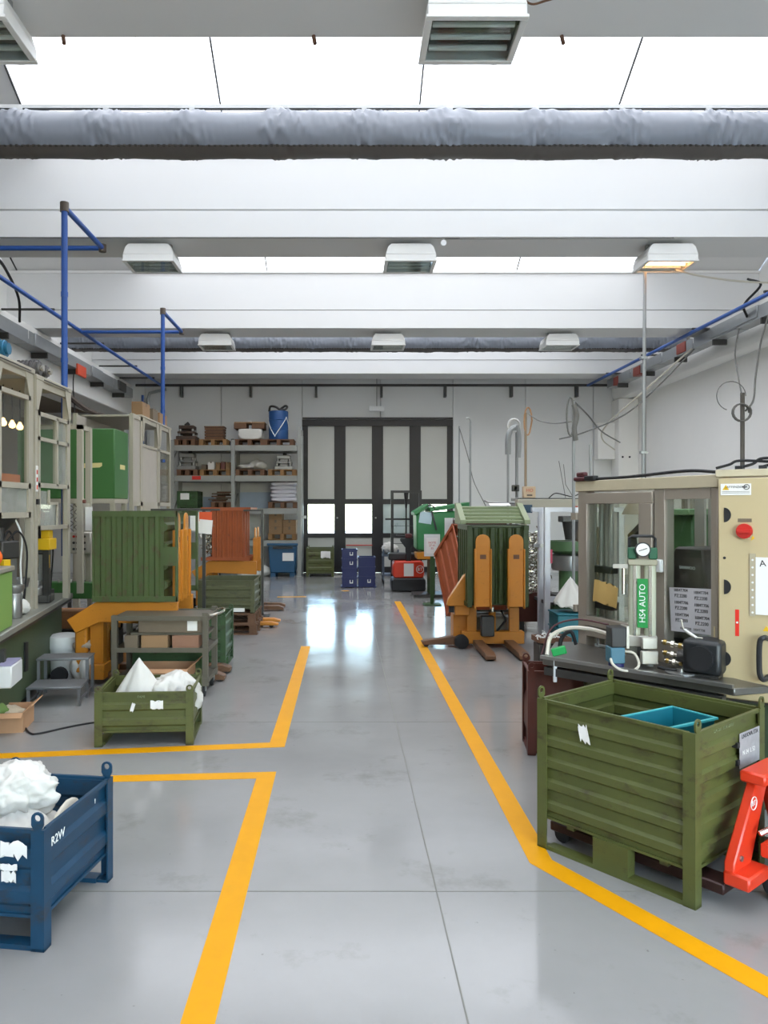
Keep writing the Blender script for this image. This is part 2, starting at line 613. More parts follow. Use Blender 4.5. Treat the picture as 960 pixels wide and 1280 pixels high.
# --- shed roof: deep cross beams, opal glazing sloping down from each ridge to the next beam
ceil = struct('ceiling')
XC0, XC1 = XL - .55, XR
SLOPE = .51
for k in range(-2, 3):
    yk = 9.35 + 4.72 * k
    MB().prism([(yk, 5.01), (yk, 5.328), (yk + .06, 5.330), (yk + .06, 5.352), (yk + .012, 5.356), (yk + .012, 6.05), (yk + .24, 6.05), (yk + .30, 8.24), (yk + .44, 8.24),
                (yk + .48, 5.75), (yk + .76, 5.45), (yk + .76, 5.01)], 'x', XC0, XC1).build('roof_beam', CEIL, ceil, ang=20)
MB().box(XC0, XC1, 19.55, YB + .3, 5.15, 5.3).build('end_slab', WHITE, ceil)
for k in range(-2, 3):
    yk = 9.35 + 4.72 * k
    y1, z1 = yk + .03, 6.06
    y0 = max(yk - 4.72 + .43, YF)
    z0 = z1 + SLOPE * (y1 - y0)
    win = struct('window_%d' % (k + 3))
    xs = [.861 + 2.29 * i for i in range(-3, 3)]
    xs = [XC0] + xs + [XC1]
    for a, b in zip(xs, xs[1:]):
        glazed = -3.8 < (a + b) / 2 < 5.5
        MB().add([(a + .012, y0, z0), (b - .012, y0, z0), (b - .012, y1, z1), (a + .012, y1, z1),
                  (a + .012, y0, z0 + .03), (b - .012, y0, z0 + .03), (b - .012, y1, z1 + .03), (a + .012, y1, z1 + .03)],
                 [(0, 1, 2, 3), (7, 6, 5, 4), (0, 4, 5, 1), (3, 2, 6, 7), (0, 3, 7, 4), (1, 5, 6, 2)]).build('pane' if glazed else 'blind_panel', OPAL if glazed else CEIL, win)
    for x in xs[1:-1]:
        MB().bar((x, y0, z0 + .01), (x, y1, z1 + .01), .016, .05).build('glazing_bar', DSTEEL, win)
    MB().box(XC0, XC1, yk - .02, yk + .034, 6.02, 6.06).build('sill', WHITE, win)
wu = MB().box(XC0 - .1, XC0, YF, YB + .3, 5.0, 8.6).build('wall_upper_left', WHITE)
wu['kind'] = 'structure'

# --- the folding gate at the back
dr = struct('door_1')
lw = (DX1 - DX0) / 4
yd = YB + .02
MB().box(DX0, DX1, yd - .04, yd + .10, DH - .17, DH).box(DX0 + .01, DX1 - .01, yd - .10, yd - .05, DH + .01, DH + .05).build('top_track', BLACKF, dr)
zr = [(3.94, 2.0), (1.78, 1.05), (.92, .12)]
for i in range(4):
    a, b = DX0 + lw * i, DX0 + lw * (i + 1)
    e = .10 if i != 1 else .11
    lf = MB()
    lf.box(a - .001, a + .15, yd, yd + .07, .004, DH - .165).box(b - .15, b + .001, yd, yd + .07, .004, DH - .165)
    lf.box(a + .15, b - .15, yd, yd + .07, 1.82, 1.96).box(a + .15, b - .15, yd, yd + .07, .93, 1.05).box(a + .15, b - .15, yd, yd + .07, .004, .16)
    leaf = lf.build('gate_leaf', BLACKF, dr)
    x0, x1 = a + .15, b - .15
    MB().box(x0, x1, yd + .02, yd + .05, 1.96, DH - .17).build('infill_panel', GREYP, leaf)
    if i < 2:
        MB().box(x0, x1, yd + .03, yd + .036, 1.05, 1.82).build('window_pane', CLEAR, leaf)
    elif i == 2:
        MB().box(x0, x1, yd + .03, yd + .036, 1.05, 1.82).build('window_pane', MILKY, leaf)
    else:
        MB().box(x0, x1, yd + .03, yd + .036, 1.05, 1.82).build('window_pane', CLEAR, leaf)
    MB().box(x0, x1, yd + .02, yd + .05, .16, .93).build('infill_panel', GREYP, leaf)
    if i < 2:
        MB().cyl((b - .07 if i == 0 else b - .05, yd - .002, 1.46), (b - .07 if i == 0 else b - .05, yd - .06, 1.46), .022, n=10).build('door_knob', STEEL, leaf)
MB().box(DX0 + .98, DX0 + 1.02, yd - .07, yd - .01, .3, 2.0).build('pull_bar', BLACKF, dr)
MB().box(DX0 + 1.16, DX0 + 1.86, yd - .03, yd - .01, .72, .745).build('push_bar', REDS, dr)
# yard outside: sunlit concrete and a pale wall beyond part of the gate
yard = MB().box(-14, 16, YB + .31, 60, -.2, -.02).build('ground_outside', M('yard_concrete', '#cfcdc6', .9, var=.05))
yard['kind'] = 'structure'
yard2 = MB().box(-14, 16, -44, YF - .26, -.2, -.02).build('ground_front', MATS['yard_concrete'])
yard2['kind'] = 'structure'
vw = MB().box(1.0, 2.4, YB + .9, YB + 1.2, -.02, 2.6).build('wall_outside', M('pale_yard_wall', '#b9bab8', .8))
vw['kind'] = 'structure'
sun_d = bpy.data.lights.new('sun', 'SUN')
sun_d.energy = 4
sun_d.angle = .009
sun_d.color = (1, .95, .86)
sun = bpy.data.objects.new('sun', sun_d)
sun.rotation_euler = (math.radians(-38), math.radians(14), 0)
COL.objects.link(sun)

# --- hanging exit board above the gate
t = thing('hanging_sign', 'small white board hung on a wire above the dark gate', 'sign', (PX(471, 20.0), 20.0, 4.24))
MB().box(-.2, .2, -.02, .02, 0, .13).build('board', WPLAS, t, bevel=.006)
MB().cyl((0, 0, .13), (0, 0, .9), .008, n=6).build('hanging_wire', DSTEEL, t)
# the dark pipe along the head of the back wall with short brackets
t = thing('wall_pipe', 'dark pipe running along the top of the back wall on brackets', 'pipe', (0, 20.2, 4.95))
MB().tube([(-5.5, 0, 0), (7.0, 0, 0)], .035, 8).build('pipe_run', DSTEEL, t)
for px in (226, 313, 395, 477, 557, 640, 722):
    MB().box(PX(px, 20.2) - .03, PX(px, 20.2) + .03, 0, .19, -.3, .03).build('bracket', DSTEEL, t)
# --- gooseneck of seam lines is the panel joints above


# ================================================================== UNDER THE CEILING
def fabric_duct(y, label):
    """a long wrinkled air sock, slightly flattened, hung on clips from a rail"""
    t = thing('air_duct', label, 'duct', (0, y, 5.66), group=None)
    L0, L1, r, zc = XC0 + .1, XR - .1, .212, -.272
    n, seg = 30, 760
    vs, fs = [], []
    for i in range(seg + 1):
        x = L0 + (L1 - L0) * i / seg
        sag = .014 * math.cos(2 * PI * (x - .2) / .85)
        u = ((x + 4.06 + .425) % .85) - .425           # metres from the nearest clip
        near = math.exp(-(u / .22) ** 2)
        for k in range(n):
            a = 2 * PI * k / n
            q = Vector((x * 1.6, math.cos(a) * .9 + y, math.sin(a) * .9))
            w1 = noise.noise(q * 1.3) * .014
            sl = Vector((x * 7.5 + (3.0 if u > 0 else -3.0) * math.sin(a), math.sin(a) * 1.1 + y, 3.3))
            rdg = max(0, 1 - abs(noise.noise(sl)) * 5.5)
            patch = max(0, noise.noise(Vector((x * 1.15, y, 8))) + .25)
            w1 += .030 * rdg * (near * .8 + patch * .9) * (1 if math.sin(a) > -.75 else .5) - .008 * patch
            top = .5 + .5 * math.sin(a)
            rr = r + w1 + sag * .4 * top
            vs.append((x, rr * math.cos(a), zc + rr * math.sin(a) * .98 + .02 * top ** 6))
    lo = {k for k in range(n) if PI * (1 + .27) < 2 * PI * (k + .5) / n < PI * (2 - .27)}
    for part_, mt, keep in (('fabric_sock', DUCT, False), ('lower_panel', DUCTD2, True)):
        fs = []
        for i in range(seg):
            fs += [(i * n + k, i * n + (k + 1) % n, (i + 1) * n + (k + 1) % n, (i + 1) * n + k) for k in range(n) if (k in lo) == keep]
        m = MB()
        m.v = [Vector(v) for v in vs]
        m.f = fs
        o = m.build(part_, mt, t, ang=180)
        bm = bmesh.new()
        bm.from_mesh(o.data)
        bmesh.ops.delete(bm, geom=[v for v in bm.verts if not v.link_faces], context='VERTS')
        bm.to_mesh(o.data)
        bm.free()
    # stitched seam band low on the near side with its row of outlet holes
    b = MB()
    a0 = math.radians(180 + 48)
    for i in range(int((L1 - L0) / .055)):
        x = L0 + i * .055
        p = Vector((x, (r + .004) * math.cos(a0), zc + (r + .004) * math.sin(a0)))
        b.cb(p, (.026, .014, .026), (math.radians(-43), 0, .12))
    b.build('outlet_stitching', DUCTD, t, kind='stuff')
    MB().box(L0, L1, -.015, .015, .0, .035).build('hanging_rail', WPLAS, t)
    MB().box(L0, L1, -.008, .008, -.014, .0).build('rail_lip', DSTEEL, t)
    for i in range(-2, 5):
        MB().cyl((-.30 + 1.77 * i, 0, .035), (-.30 + 1.77 * i, 0, 1.22), .004, n=5).build('hanger_rod', GALV, t)
    x = -4.06
    while x < XR - .3:
        MB().box(x - .025, x + .025, -.03, .03, -.05, .004).build('clip', WPLAS, t)
        x += .85
    return t


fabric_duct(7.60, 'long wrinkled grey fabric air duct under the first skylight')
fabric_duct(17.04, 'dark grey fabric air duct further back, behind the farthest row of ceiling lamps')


def floodlight(x, y, label, lit=False, tilt=0):
    t = thing('ceiling_lamp', label, 'lamp', (x, y, 4.75), group='white industrial lamps under the roof beams', rot=(0, tilt, 0))
    hw, hd = .31, .25
    # housing: hollow box open below, chamfered top
    m = MB()
    m.prism([(-hw, .07), (-hw + .03, .16), (-hw + .07, .20), (hw - .07, .20), (hw - .03, .16), (hw, .07)], 'y', -hd, hd)
    m.box(-hw, -hw + .012, -hd, hd, 0, .07).box(hw - .012, hw, -hd, hd, 0, .07).box(-hw, hw, -hd, -hd + .012, 0, .07).box(-hw, hw, hd - .012, hd, 0, .07)
    m.build('housing', LAMPW, t, bevel=.012, seg=2)
    m = MB()
    f = .035
    m.box(-hw - .008, hw + .008, -hd - .008, -hd + f, -.018, .004).box(-hw - .008, hw + .008, hd - f, hd + .008, -.018, .004)
    m.box(-hw - .008, -hw + f, -hd + f, hd - f, -.018, .004).box(hw - f, hw + .008, -hd + f, hd - f, -.018, .004)
    m.build('front_frame', LAMPW, t, bevel=.004)
    MB().box(-hw + f, hw - f, -hd + f, hd - f, -.010, -.006).build('cover_glass', CLEAR, t)
    m = MB()
    m.box(-hw + .02, hw - .02, -hd + .02, hd - .02, .062, .066)
    m.add([(-hw + .02, -hd + .02, .062), (hw - .02, -hd + .02, .062), (hw - .02, -.10, .03), (-hw + .02, -.10, .03)], [(0, 1, 2, 3)])
    m.build('reflector', REFL, t)
    for yy in (-.11, .02, .14):
        MB().cyl((-hw + .05, yy, .03), (hw - .05, yy, .03), .019, n=8).build('tube', TUBEL if lit and yy < .1 else TUBEO, t)
    m = MB()
    for s in (-1, 1):
        m.box(s * .22 - .02, s * .22 + .02, -.03, .03, .20, .262)
    m.build('mounting_bracket', GALV, t)
    for s in (-1, 1):
        MB().box(s * .2 - .02, s * .2 + .02, hd, hd + .012, -.015, .04).build('latch', STEEL, t)
    return t


LY = [4.63 + .36, 9.35 + .3, 14.07 + .42]
floodlight(-2.41, LY[0], 'large white floodlight cut off by the top left corner of the photo')
floodlight(.82, LY[0], 'big white floodlight at the top, nearest one in full view')
floodlight(-2.41, LY[1], 'white lamp beside the tall blue drop pipe, second row, on the left')
floodlight(.81, LY[1], 'middle white lamp of the second row, unlit with amber reflections')
floodlight(4.02, LY[1], 'white lamp above the thin grey conduit with its tubes glowing orange', lit=True)
floodlight(-2.41, LY[2], 'left white lamp of the third row, before the dark air duct')
floodlight(.81, LY[2], 'middle white lamp of the third row, before the dark air duct')
floodlight(4.04, LY[2], 'right white lamp of the third row, before the dark air duct')
# feed wires clipped along the beams
wire('lamp_cable', 'thin cable strung under the second beam between the lamps', [(-5.4, 9.335, 5.0), (-2.2, 9.335, 4.995), (1.2, 9.33, 4.99), (1.35, 9.34, 4.985), (4.0, 9.335, 4.995)], .007, WIRE, group=None)
t = thing('junction_box', 'small white junction box under the second beam beside the middle lamp', 'junction box', (1.2, 9.32, 4.93))
MB().cyl((0, 0, .0), (0, .05, 0), .035, n=12).build('box_body', WPLAS, t)
MB().cyl((0, .05, 0), (0, .1, .07), .006, n=6).build('cable_stub', WIRE, t)
for px, py, ang in ((79, 50, .5), (392, 49, 0), (702, 52, -.2)):
    y = 5.36
    t = tag(MB().cyl((PX(px, y), y, 5.0), (PX(px, y) + .01, y - .01, 4.94), .014, n=8).build('anchor_bolt', M('rusty_bolt', '#6a4a38', .8)),
            {79: 'rusty bolt end poking from the nearest beam beside the top left floodlight', 392: 'rusty bolt end poking from the nearest beam midway between the two floodlights', 702: 'rusty bolt end poking from the nearest beam right of the big floodlight'}[px], 'bolt')
wire('lamp_cable', 'loop of brown cable beside the big nearest floodlight', [(1.13, 4.95, 5.0), (1.2, 4.93, 4.94), (1.3, 4.94, 4.97), (1.36, 4.98, 5.01)], .007, WOODD)

# --- compressed air: main pipes along both sides with drops
t = thing('air_pipe', 'blue compressed air main along the left wall', 'pipe', (-4.79, 0, 4.92))
MB().tube([(0, YF + .1, 0), (0, 20.1, 0)], .034, 10).build('main_run', PIPEB, t)
for y in (3, 6.5, 10.2, 12.6, 15.2, 17.6, 19.2):
    MB().box(-.84, .03, y - .02, y + .02, .036, .066).build('wall_bracket', DSTEEL, t)


def drop(ye, yd_, x, zb, label):
    t = thing('blue_drop_pipe', label, 'pipe', (x, yd_, 4.9))
    MB().tube([(-4.79 + .03 - x, ye - yd_, 0), (0, ye - yd_, 0)], .03, 10).build('branch_pipe', PIPEB, t)
    MB().tube([(0, ye - yd_, 0), (0, 0, 0)], .03, 10).build('reach_pipe', PIPEB, t)
    MB().tube([(0, 0, 0), (0, 0, zb - 4.9)], .033, 12).build('drop_leg', PIPEB, t)
    for p, s in (((0, ye - yd_, 0), .045), ((0, 0, 0), .05)):
        MB().cyl((p[0], p[1], p[2] - s), (p[0], p[1], p[2] + s), .046, n=12).build('elbow', M('elbow_brown', '#54493f', .5), t)
    for z in (-.9, -1.6, -2.4):
        MB().cyl((0, 0, z), (0, 0, z - .05), .038, n=12).build('pipe_sleeve', PIPEB, t)
    return t


drop(9.43, 8.15, -2.975, 1.2, 'tall blue drop pipe on the left, nearest the camera')
drop(13.9, 12.45, -2.95, 3.06, 'blue drop pipe further back, left of the storage rack')
t = thing('air_pipe', 'dark blue compressed air main along the right wall above the cable tray', 'pipe', (6.36, 0, 4.93))
MB().tube([(0, YF + .1, 0), (0, 20.1, 0)], .034, 10).build('main_run', PIPEB, t)
for y in (4, 8.4, 11.6, 14.0, 16.4, 18.6):
    MB().box(-.03, .70, y - .02, y + .02, .036, .066).build('wall_bracket', DSTEEL, t)


# --- cable trays with boxes on both side beams
def tray(x0, x1, z0, z1, ys, label, boxes):
    t = thing('cable_tray', label, 'cable tray', ((x0 + x1) / 2, 0, z0))
    xm = (x0 + x1) / 2
    for a, b in zip(ys, ys[1:]):
        s = MB()
        s.box(x0 - xm, x1 - xm, a + .02, b - .02, 0, .008)
        s.box(x0 - xm, x0 - xm + .006, a + .02, b - .02, .008, z1 - z0).box(x1 - xm - .006, x1 - xm, a + .02, b - .02, .008, z1 - z0)
        sec = s.build('tray_section', GALV, t)
        MB().box(x0 - xm - .01, x1 - xm + .01, (a + b) / 2 - .02, (a + b) / 2 + .02, -.10, .0).build('hanger', DSTEEL, sec)
    for y0, y1, m_, dz in boxes:
        MB().box(x0 - xm - .02, x0 - xm + .14, y0, y1, dz, dz + .2).build('outlet_box', m_, t, bevel=.01)
    return t


BRICK = M('brick_red_box', '#8a3a2c', .5)
ORB = M('orange_box', '#e2502a', .45)
tray(6.62, 6.85, 4.74, 4.95, [0, 2.5, 5, 7.5, 9.6, 11.4, 13.0, 14.6, 16.2, 17.8, 19.4], 'galvanised cable tray along the right wall beam',
     [(11.2, 11.5, BRICK, .02), (14.9, 15.3, BRICK, .02), (17.2, 17.6, BRICK, -.02), (12.3, 13.9, GALV, .03), (16.0, 16.9, GALV, .02), (18.6, 18.9, BRICK, -.02), (9.2, 9.8, GALV, .02)])
lt = tray(-5.62, -5.35, 4.50, 4.72, [0, 2.5, 5, 7.5, 9.6, 11.4, 13.0, 14.6, 16.2, 17.8, 19.4], 'galvanised cable tray along the left wall beam', [])
for y0, y1, m_, dz in ((11.3, 11.5, ORB, -.02), (15.3, 15.8, ORB, -.12), (13.2, 14.4, GALV, .0), (16.2, 16.9, GALV, .0), (18.1, 18.7, DSTEEL, .02), (9.3, 11.0, GALV, 0)):
    MB().box(.12, .17, y0, y1, dz, dz + .22).build('outlet_box', m_, lt, bevel=.01)
wire('hanging_cable', 'black cable sagging from the left air main over the cable tray', [(-4.9, 10.6, 5.3), (-4.95, 11.2, 5.2), (-5.1, 12.0, 5.0), (-5.25, 12.4, 4.72)], .022, RUBBER)
wire('hanging_cable', 'thin cord hanging down the left beam below the orange box', [(-5.5, 15.6, 4.5), (-5.5, 15.55, 4.2), (-5.42, 15.4, 3.7), (-5.4, 15.3, 3.3)], .012, RUBBER)
wire('hanging_cable', 'black cable looping from the right air main to the tray', [(6.4, 12.2, 5.35), (6.5, 12.0, 5.2), (6.45, 12.4, 5.0), (6.6, 12.6, 4.85)], .02, RUBBER)
# sagging service hoses left below the beam, over the green cabinet
wire('service_hose', 'brown service pipe running below the left beam over the green enclosure', [(-5.9, 12.6, 3.75), (-5.6, 13.4, 4.0), (-5.5, 14.6, 4.02), (-5.4, 16.0, 3.78), (-5.45, 18.0, 3.8), (-5.5, 19.8, 3.8)], .055, M('brown_pipe', '#5b5048', .6), cat='pipe')
t = thing('wall_duct', 'pair of vertical pipes in the back left corner beside the pillar', 'pipe', (-5.2, 20.28, 0))
MB().tube([(0, 0, 0), (0, 0, 4.6), (.05, -.02, 4.75), (.25, -.04, 4.8), (.5, -.04, 4.85)], .04, 8).build('pipe_grey', GALV, t)
MB().tube([(-.14, 0, 0), (-.14, 0, 4.7)], .035, 8).build('pipe_blue', PIPEB, t, 'blue vertical pipe')

# thin conduit falling from the lit lamp
t = thing('conduit', 'thin grey vertical conduit falling from the lit lamp on the right', 'conduit', (3.79, 9.75, 0))
MB().tube([(-.02, 0, 0), (.02, 0, 4.7)], .022, 8).build('conduit_tube', GALV, t)
MB().tube([(.03, .02, 0), (.035, .02, 4.6)], .010, 6).build('cable', WIRE, t)
for z in (1.2, 2.4, 3.6):
    MB().box(-.04, .05, -.03, .03, z, z + .03).build('clip', GALV, t)
wire('lamp_cable', 'pale cable swagging from the lit lamp to the right wall', [(4.2, 9.75, 4.73), (4.6, 9.8, 4.66), (5.3, 9.9, 4.62), (6.5, 10.1, 4.66)], .012, WIREW)
wire('hanging_cable', 'long pale cable slanting from the right tray towards the back corner pillar', [(6.6, 14.6, 4.75), (6.0, 15.2, 4.1), (5.6, 16.4, 3.5), (5.9, 17.6, 3.3), (6.6, 18.8, 3.15)], .016, WIREW)
wire('hanging_cable', 'dark cable curving from the right tray down behind the conduit', [(6.6, 14.5, 4.72), (6.1, 14.9, 4.1), (5.5, 15.1, 3.55), (4.7, 15.2, 3.2), (4.3, 15.4, 3.1)], .014, WIRE)

# ================================================================== STEEL PALLET BINS
def swage(h0, h1, n, t=.006, a=.016, solid=True):
    """(offset, z) outline of a pressed steel wall with n horizontal ribs"""
    out = [(0, h0)]
    p = (h1 - h0 - .05) / n
    for i in range(n):
        z = h0 + .025 + p * i
        out += [(0, z + p * .10), (a, z + p * .22), (a, z + p * .55), (0, z + p * .67)]
    out.append((0, h1))
    inn = [(o - t, z) for o, z in out[::-1]]
    return out + inn


def ear_mesh(m, c, dx, dy, hgt=.06, wd=.05, hole=.013, th=.008):
    """an upright lug with a hole: plate in the plane spanned by (dx,dy) and z"""
    n = 12
    d = Vector((dx, dy, 0))
    nn = Vector((-dy, dx, 0)) * th / 2
    C0 = Vector(c) + Vector((0, 0, hgt - wd * .45))
    ring_o, ring_i = [], []
    for i in range(n):
        a = 2 * PI * i / n
        ca, sa = math.cos(a), math.sin(a)
        if sa >= 0:
            o = (wd / 2 * ca, wd * .45 * sa)
        else:
            s = 1 / max(abs(ca), abs(sa))
            o = (wd / 2 * ca * s if abs(ca) * s <= 1 else wd / 2 * (1 if ca > 0 else -1), -(hgt - wd * .45) * abs(sa) * s)
        ring_o.append(C0 + d * o[0] + Vector((0, 0, o[1])))
        ring_i.append(C0 + d * hole * ca + Vector((0, 0, hole * sa)))
    vs, fs = [], []
    for s in (-1, 1):
        vs += [p + nn * s for p in ring_o] + [p + nn * s for p in ring_i]
    for i in range(n):
        j = (i + 1) % n
        fs += [(i, j, n + j, n + i), (2 * n + i, 3 * n + i, 3 * n + j, 2 * n + j), (i, 2 * n + i, 2 * n + j, j), (n + i, n + j, 3 * n + j, 3 * n + i)]
    m.add(vs, fs)


def pallet_bin(name, label, cat, loc, rz, w, d, h, mat, foot=.1, ribs=3, runners='y', ear=.055, group=None, rot=None, base_ridges=0, skip=(), low=None, mid=True):
    t = thing(name, label, cat, loc, rz, group, rot)
    hw, hd = w / 2, d / 2
    walls = {'front': (-1, 'y'), 'back': (1, 'y'), 'left': (-1, 'x'), 'right': (1, 'x')}
    for k, (s, ax) in walls.items():
        if k in skip:
            continue
        h1 = h if not (low and k in low) else low[k]
        prof = swage(foot, h1, ribs)
        m = MB()
        if ax == 'y':      # wall facing +-y, profile (y,z) swept along x
            m.prism([(s * (hd - .02 + o), z) for o, z in prof], 'x', -hw + .012, hw - .012)
            m.box(-hw + .03, hw - .03, s * (hd - .008) - .008, s * (hd - .008) + .008, h1 - .004, h1 + .012)
        else:
            m.prism([(s * (hw - .02 + o), z) for o, z in prof], 'y', -hd + .012, hd - .012)
            m.box(s * (hw - .008) - .008, s * (hw - .008) + .008, -hd + .03, hd - .03, h1 - .004, h1 + .012)
        m.build('side_panel', mat, t, ang=20)
    # corner posts with lugs
    for sx in (-1, 1):
        for sy in (-1, 1):
            m = MB()
            x, y, q, th = sx * (hw + .004), sy * (hd + .004), .055, .007
            xa, xb = sorted((x, x - sx * q))
            ya, yb = sorted((y, y - sy * th))
            m.box(xa, xb, ya, yb, .0, h + .012)
            xa, xb = sorted((x, x - sx * th))
            ya, yb = sorted((y - sy * th, y - sy * q))
            m.box(xa, xb, ya, yb, .0, h + .012)
            m.box(min(x, x - sx * q), max(x, x - sx * q), min(y, y - sy * q), max(y, y - sy * q), 0, .012)
            p = m.build('corner_post', mat, t)
            if ear:
                e = MB()
                ear_mesh(e, (x - sx * .028, y - sy * .004, h + .01), 1, 0, ear, .05)
                e.build('lifting_lug', mat, p)
    m = MB()
    if base_ridges:
        m.box(-hw + .01, hw - .01, -hd + .01, hd - .01, foot, foot + .012)
        for i in range(base_ridges):
            x = -hw + .06 + (w - .12) * (i + .5) / base_ridges
            m.prism([(x - .045, foot), (x - .02, foot - .03), (x + .02, foot - .03), (x + .045, foot)], 'y', -hd + .03, hd - .03)
    else:
        m.box(-hw + .01, hw - .01, -hd + .01, hd - .01, foot, foot + .012)
        for i in (-1, 0, 1):
            m.box(-hw + .04, hw - .04, i * d * .3 - .02, i * d * .3 + .02, foot - .03, foot)
    m.build('bin_floor', mat, t)
    for s in (-1, 1):
        m = MB()
        if runners == 'y':
            x = s * (hw - .03)
            m.box(x - .03, x + .03, -hd + .05, hd - .05, 0, .02)
            if mid:
                m.box(x - .03, x + .03, -.09, .09, .02, foot)
        else:
            y = s * (hd - .03)
            m.box(-hw + .05, hw - .05, y - .03, y + .03, 0, .02)
            if mid:
                m.box(-.09, .09, y - .03, y + .03, .02, foot)
        m.build('skid_runner', mat, t)
    return t


def sheet(name, mat, parent, c, n, up, wd, hg, th=.002, label=None, bow=.0, torn=0):
    """a sheet of paper or label: a thin rectangle, slightly bowed"""
    c, n, up = Vector(c), Vector(n).normalized(), Vector(up).normalized()
    s = up.cross(n)
    vs, fs = [], []
    K = 6 if (bow or torn) else 1
    for j in (0, 1):
        for i in range(K + 1):
            u = i / K - .5
            b = bow * (1 - 4 * u * u)
            for v in (-.5, .5):
                jag = rnd.uniform(-torn, torn) if torn else 0
                vs.append(c + s * u * wd + up * (v + jag) * hg + n * (b + th * j))
    a = 2 * (K + 1)
    for i in range(K):
        fs += [(2 * i, 2 * i + 1, 2 * i + 3, 2 * i + 2), (a + 2 * i, a + 2 * i + 2, a + 2 * i + 3, a + 2 * i + 1)]
        fs += [(2 * i, 2 * i + 2, a + 2 * i + 2, a + 2 * i), (2 * i + 1, a + 2 * i + 1, a + 2 * i + 3, 2 * i + 3)]
    fs += [(0, a, a + 1, 1), (2 * K, 2 * K + 1, a + 2 * K + 1, a + 2 * K)]
    m = MB()
    m.add(vs, fs)
    return m.build(name, mat, parent, label)


# ---- big green bin, right foreground
BG = pallet_bin('pallet_bin', 'large olive green steel bin in the right foreground holding a teal tray', 'bin', (1.492, 3.778, 0), math.radians(39.4), .68, .80, .735, GREEN, foot=.15, ribs=5, ear=.06)
sheet('torn_label', PAPER, BG, (-.3455, .135, .625), (-1, 0, 0), (0, .25, 1), .05, .07, label='torn white sticker', torn=.25)
sheet('label_plate', M('scuffed_plate', '#b3b3b6', .5, .4, var=.25, scale=30), BG, (.18, -.4025, .59), (0, -1, 0), (0, 0, 1), .21, .16, label='scuffed grey plate lettered along its top')
text('plate_lettering', 'LNUOVA STA', .028, INK, BG, (.18, -.4048, .652), (PI / 2, 0, 0))
text('plate_lettering', 'N 24  L 52', .03, INKW, BG, (.17, -.4048, .575), (PI / 2, 0, 0))
text('stamped_lettering', 'LA SITTIN 2017', .03, GREENL, BG, (-.03, -.3815, .715), (PI / 2, 0, 0))
for z in (.62, .54):
    MB().box(.05, .075, -.406, -.38, z - .012, z + .012).build('plate_clip', BLACKP, BG)

t = thing('plastic_tray', 'teal plastic tray lying inside the large green bin', 'tray', (1.515, 3.60, .60), math.radians(30))
m = MB()
m.box(-.17, .17, -.10, .10, 0, .006)
for s in (-1, 1):
    m.add([(-.17, s * .10, 0), (.17, s * .10, 0), (.185, s * .115, .12), (-.185, s * .115, .12), (-.17, s * .096, 0), (.17, s * .096, 0), (.181, s * .111, .12), (-.181, s * .111, .12)],
          [(0, 1, 2, 3), (7, 6, 5, 4), (0, 4, 5, 1), (2, 6, 7, 3), (0, 3, 7, 4), (1, 5, 6, 2)])
    m.add([(s * .17, -.10, 0), (s * .17, .10, 0), (s * .185, .115, .12), (s * .185, -.115, .12), (s * .166, -.10, 0), (s * .166, .10, 0), (s * .181, .115, .12), (s * .181, -.115, .12)],
          [(0, 1, 2, 3), (7, 6, 5, 4), (0, 4, 5, 1), (2, 6, 7, 3), (0, 3, 7, 4), (1, 5, 6, 2)])
m.build('tray_body', TEAL, t)
MB().box(-.195, .195, -.125, -.111, .115, .125).box(-.195, .195, .111, .125, .115, .125).box(-.195, -.181, -.111, .111, .115, .125).box(.181, .195, -.111, .111, .115, .125).build('rim', M('teal_rim', '#3fa3a6', .45), t)
# what the tray rests on
lump('white_liner_sack', M('dark_scrap_sack', '#2f3324', .8), None, (.44, .52, .425), 3, .1, sub=3, loc=(1.50, 3.72, .172))
tag(bpy.data.objects['white_liner_sack'], 'dark heap of scrap filling the large green bin below the teal tray', 'sack').name = 'scrap_sack'

# ---- maroon bin behind it
pallet_bin('pallet_bin', 'dark red rusty steel bin tucked behind the large green bin', 'bin', (1.585, 5.44, 0), math.radians(-7), .60, .36, .57, MAROON, foot=.02, ribs=1, ear=.06, mid=False)

# ---- blue bin, left foreground, with sacks
BB = pallet_bin('pallet_bin', 'worn blue steel bin in the left foreground filled with white sacks', 'bin', (-1.362, 3.276, 0), math.radians(-7.8), .50, .60, .455, BLUEB, foot=.12, ribs=2, ear=.07, mid=False, runners='x')
for z, wd, hg, x in ((.385, .11, .05, .13), (.32, .07, .02, .11), (.285, .06, .035, .11)):
    sheet('torn_label', PAPER, BB, (x, -.3055, z), (0, -1, 0), (0, 0, 1), wd, hg, label='torn remains of a white sticker', torn=.3)
text('chalk_mark', 'R2W', .05, INKW, BB, (.2555, -.20, .40), (PI / 2, 0, PI / 2))
text('chalk_mark', '1', .03, INKW, BB, (.2555, .12, .42), (PI / 2, 0, PI / 2))


def drape(seed):
    def f(q):
        a = math.atan2(q.y, q.x)
        k = 1 + .10 * math.sin(5 * a + seed) + .06 * math.sin(9 * a + seed * 2)
        return Vector((q.x * k, q.y * k, q.z + .10 * math.sin(4 * q.x + seed) * math.cos(3 * q.y)))
    return f


def peak(px_, py_, pw=1.6, drop=0):
    """pull the lump up into a pointed folded corner"""
    def f(q):
        r = math.hypot(q.x - px_, q.y - py_)
        a = math.atan2(q.y - py_, q.x - px_)
        lift = max(0, 1 - r / 1.3) ** pw
        fold = .16 * math.sin(4 * a + 1) * lift * (1 - lift) * 2 + .07 * math.sin(9 * a) * (1 - lift)
        z = -1 + (min(q.z, .1) + 1) * .35 + 1.75 * lift + fold
        return Vector((q.x, q.y, z))
    return f


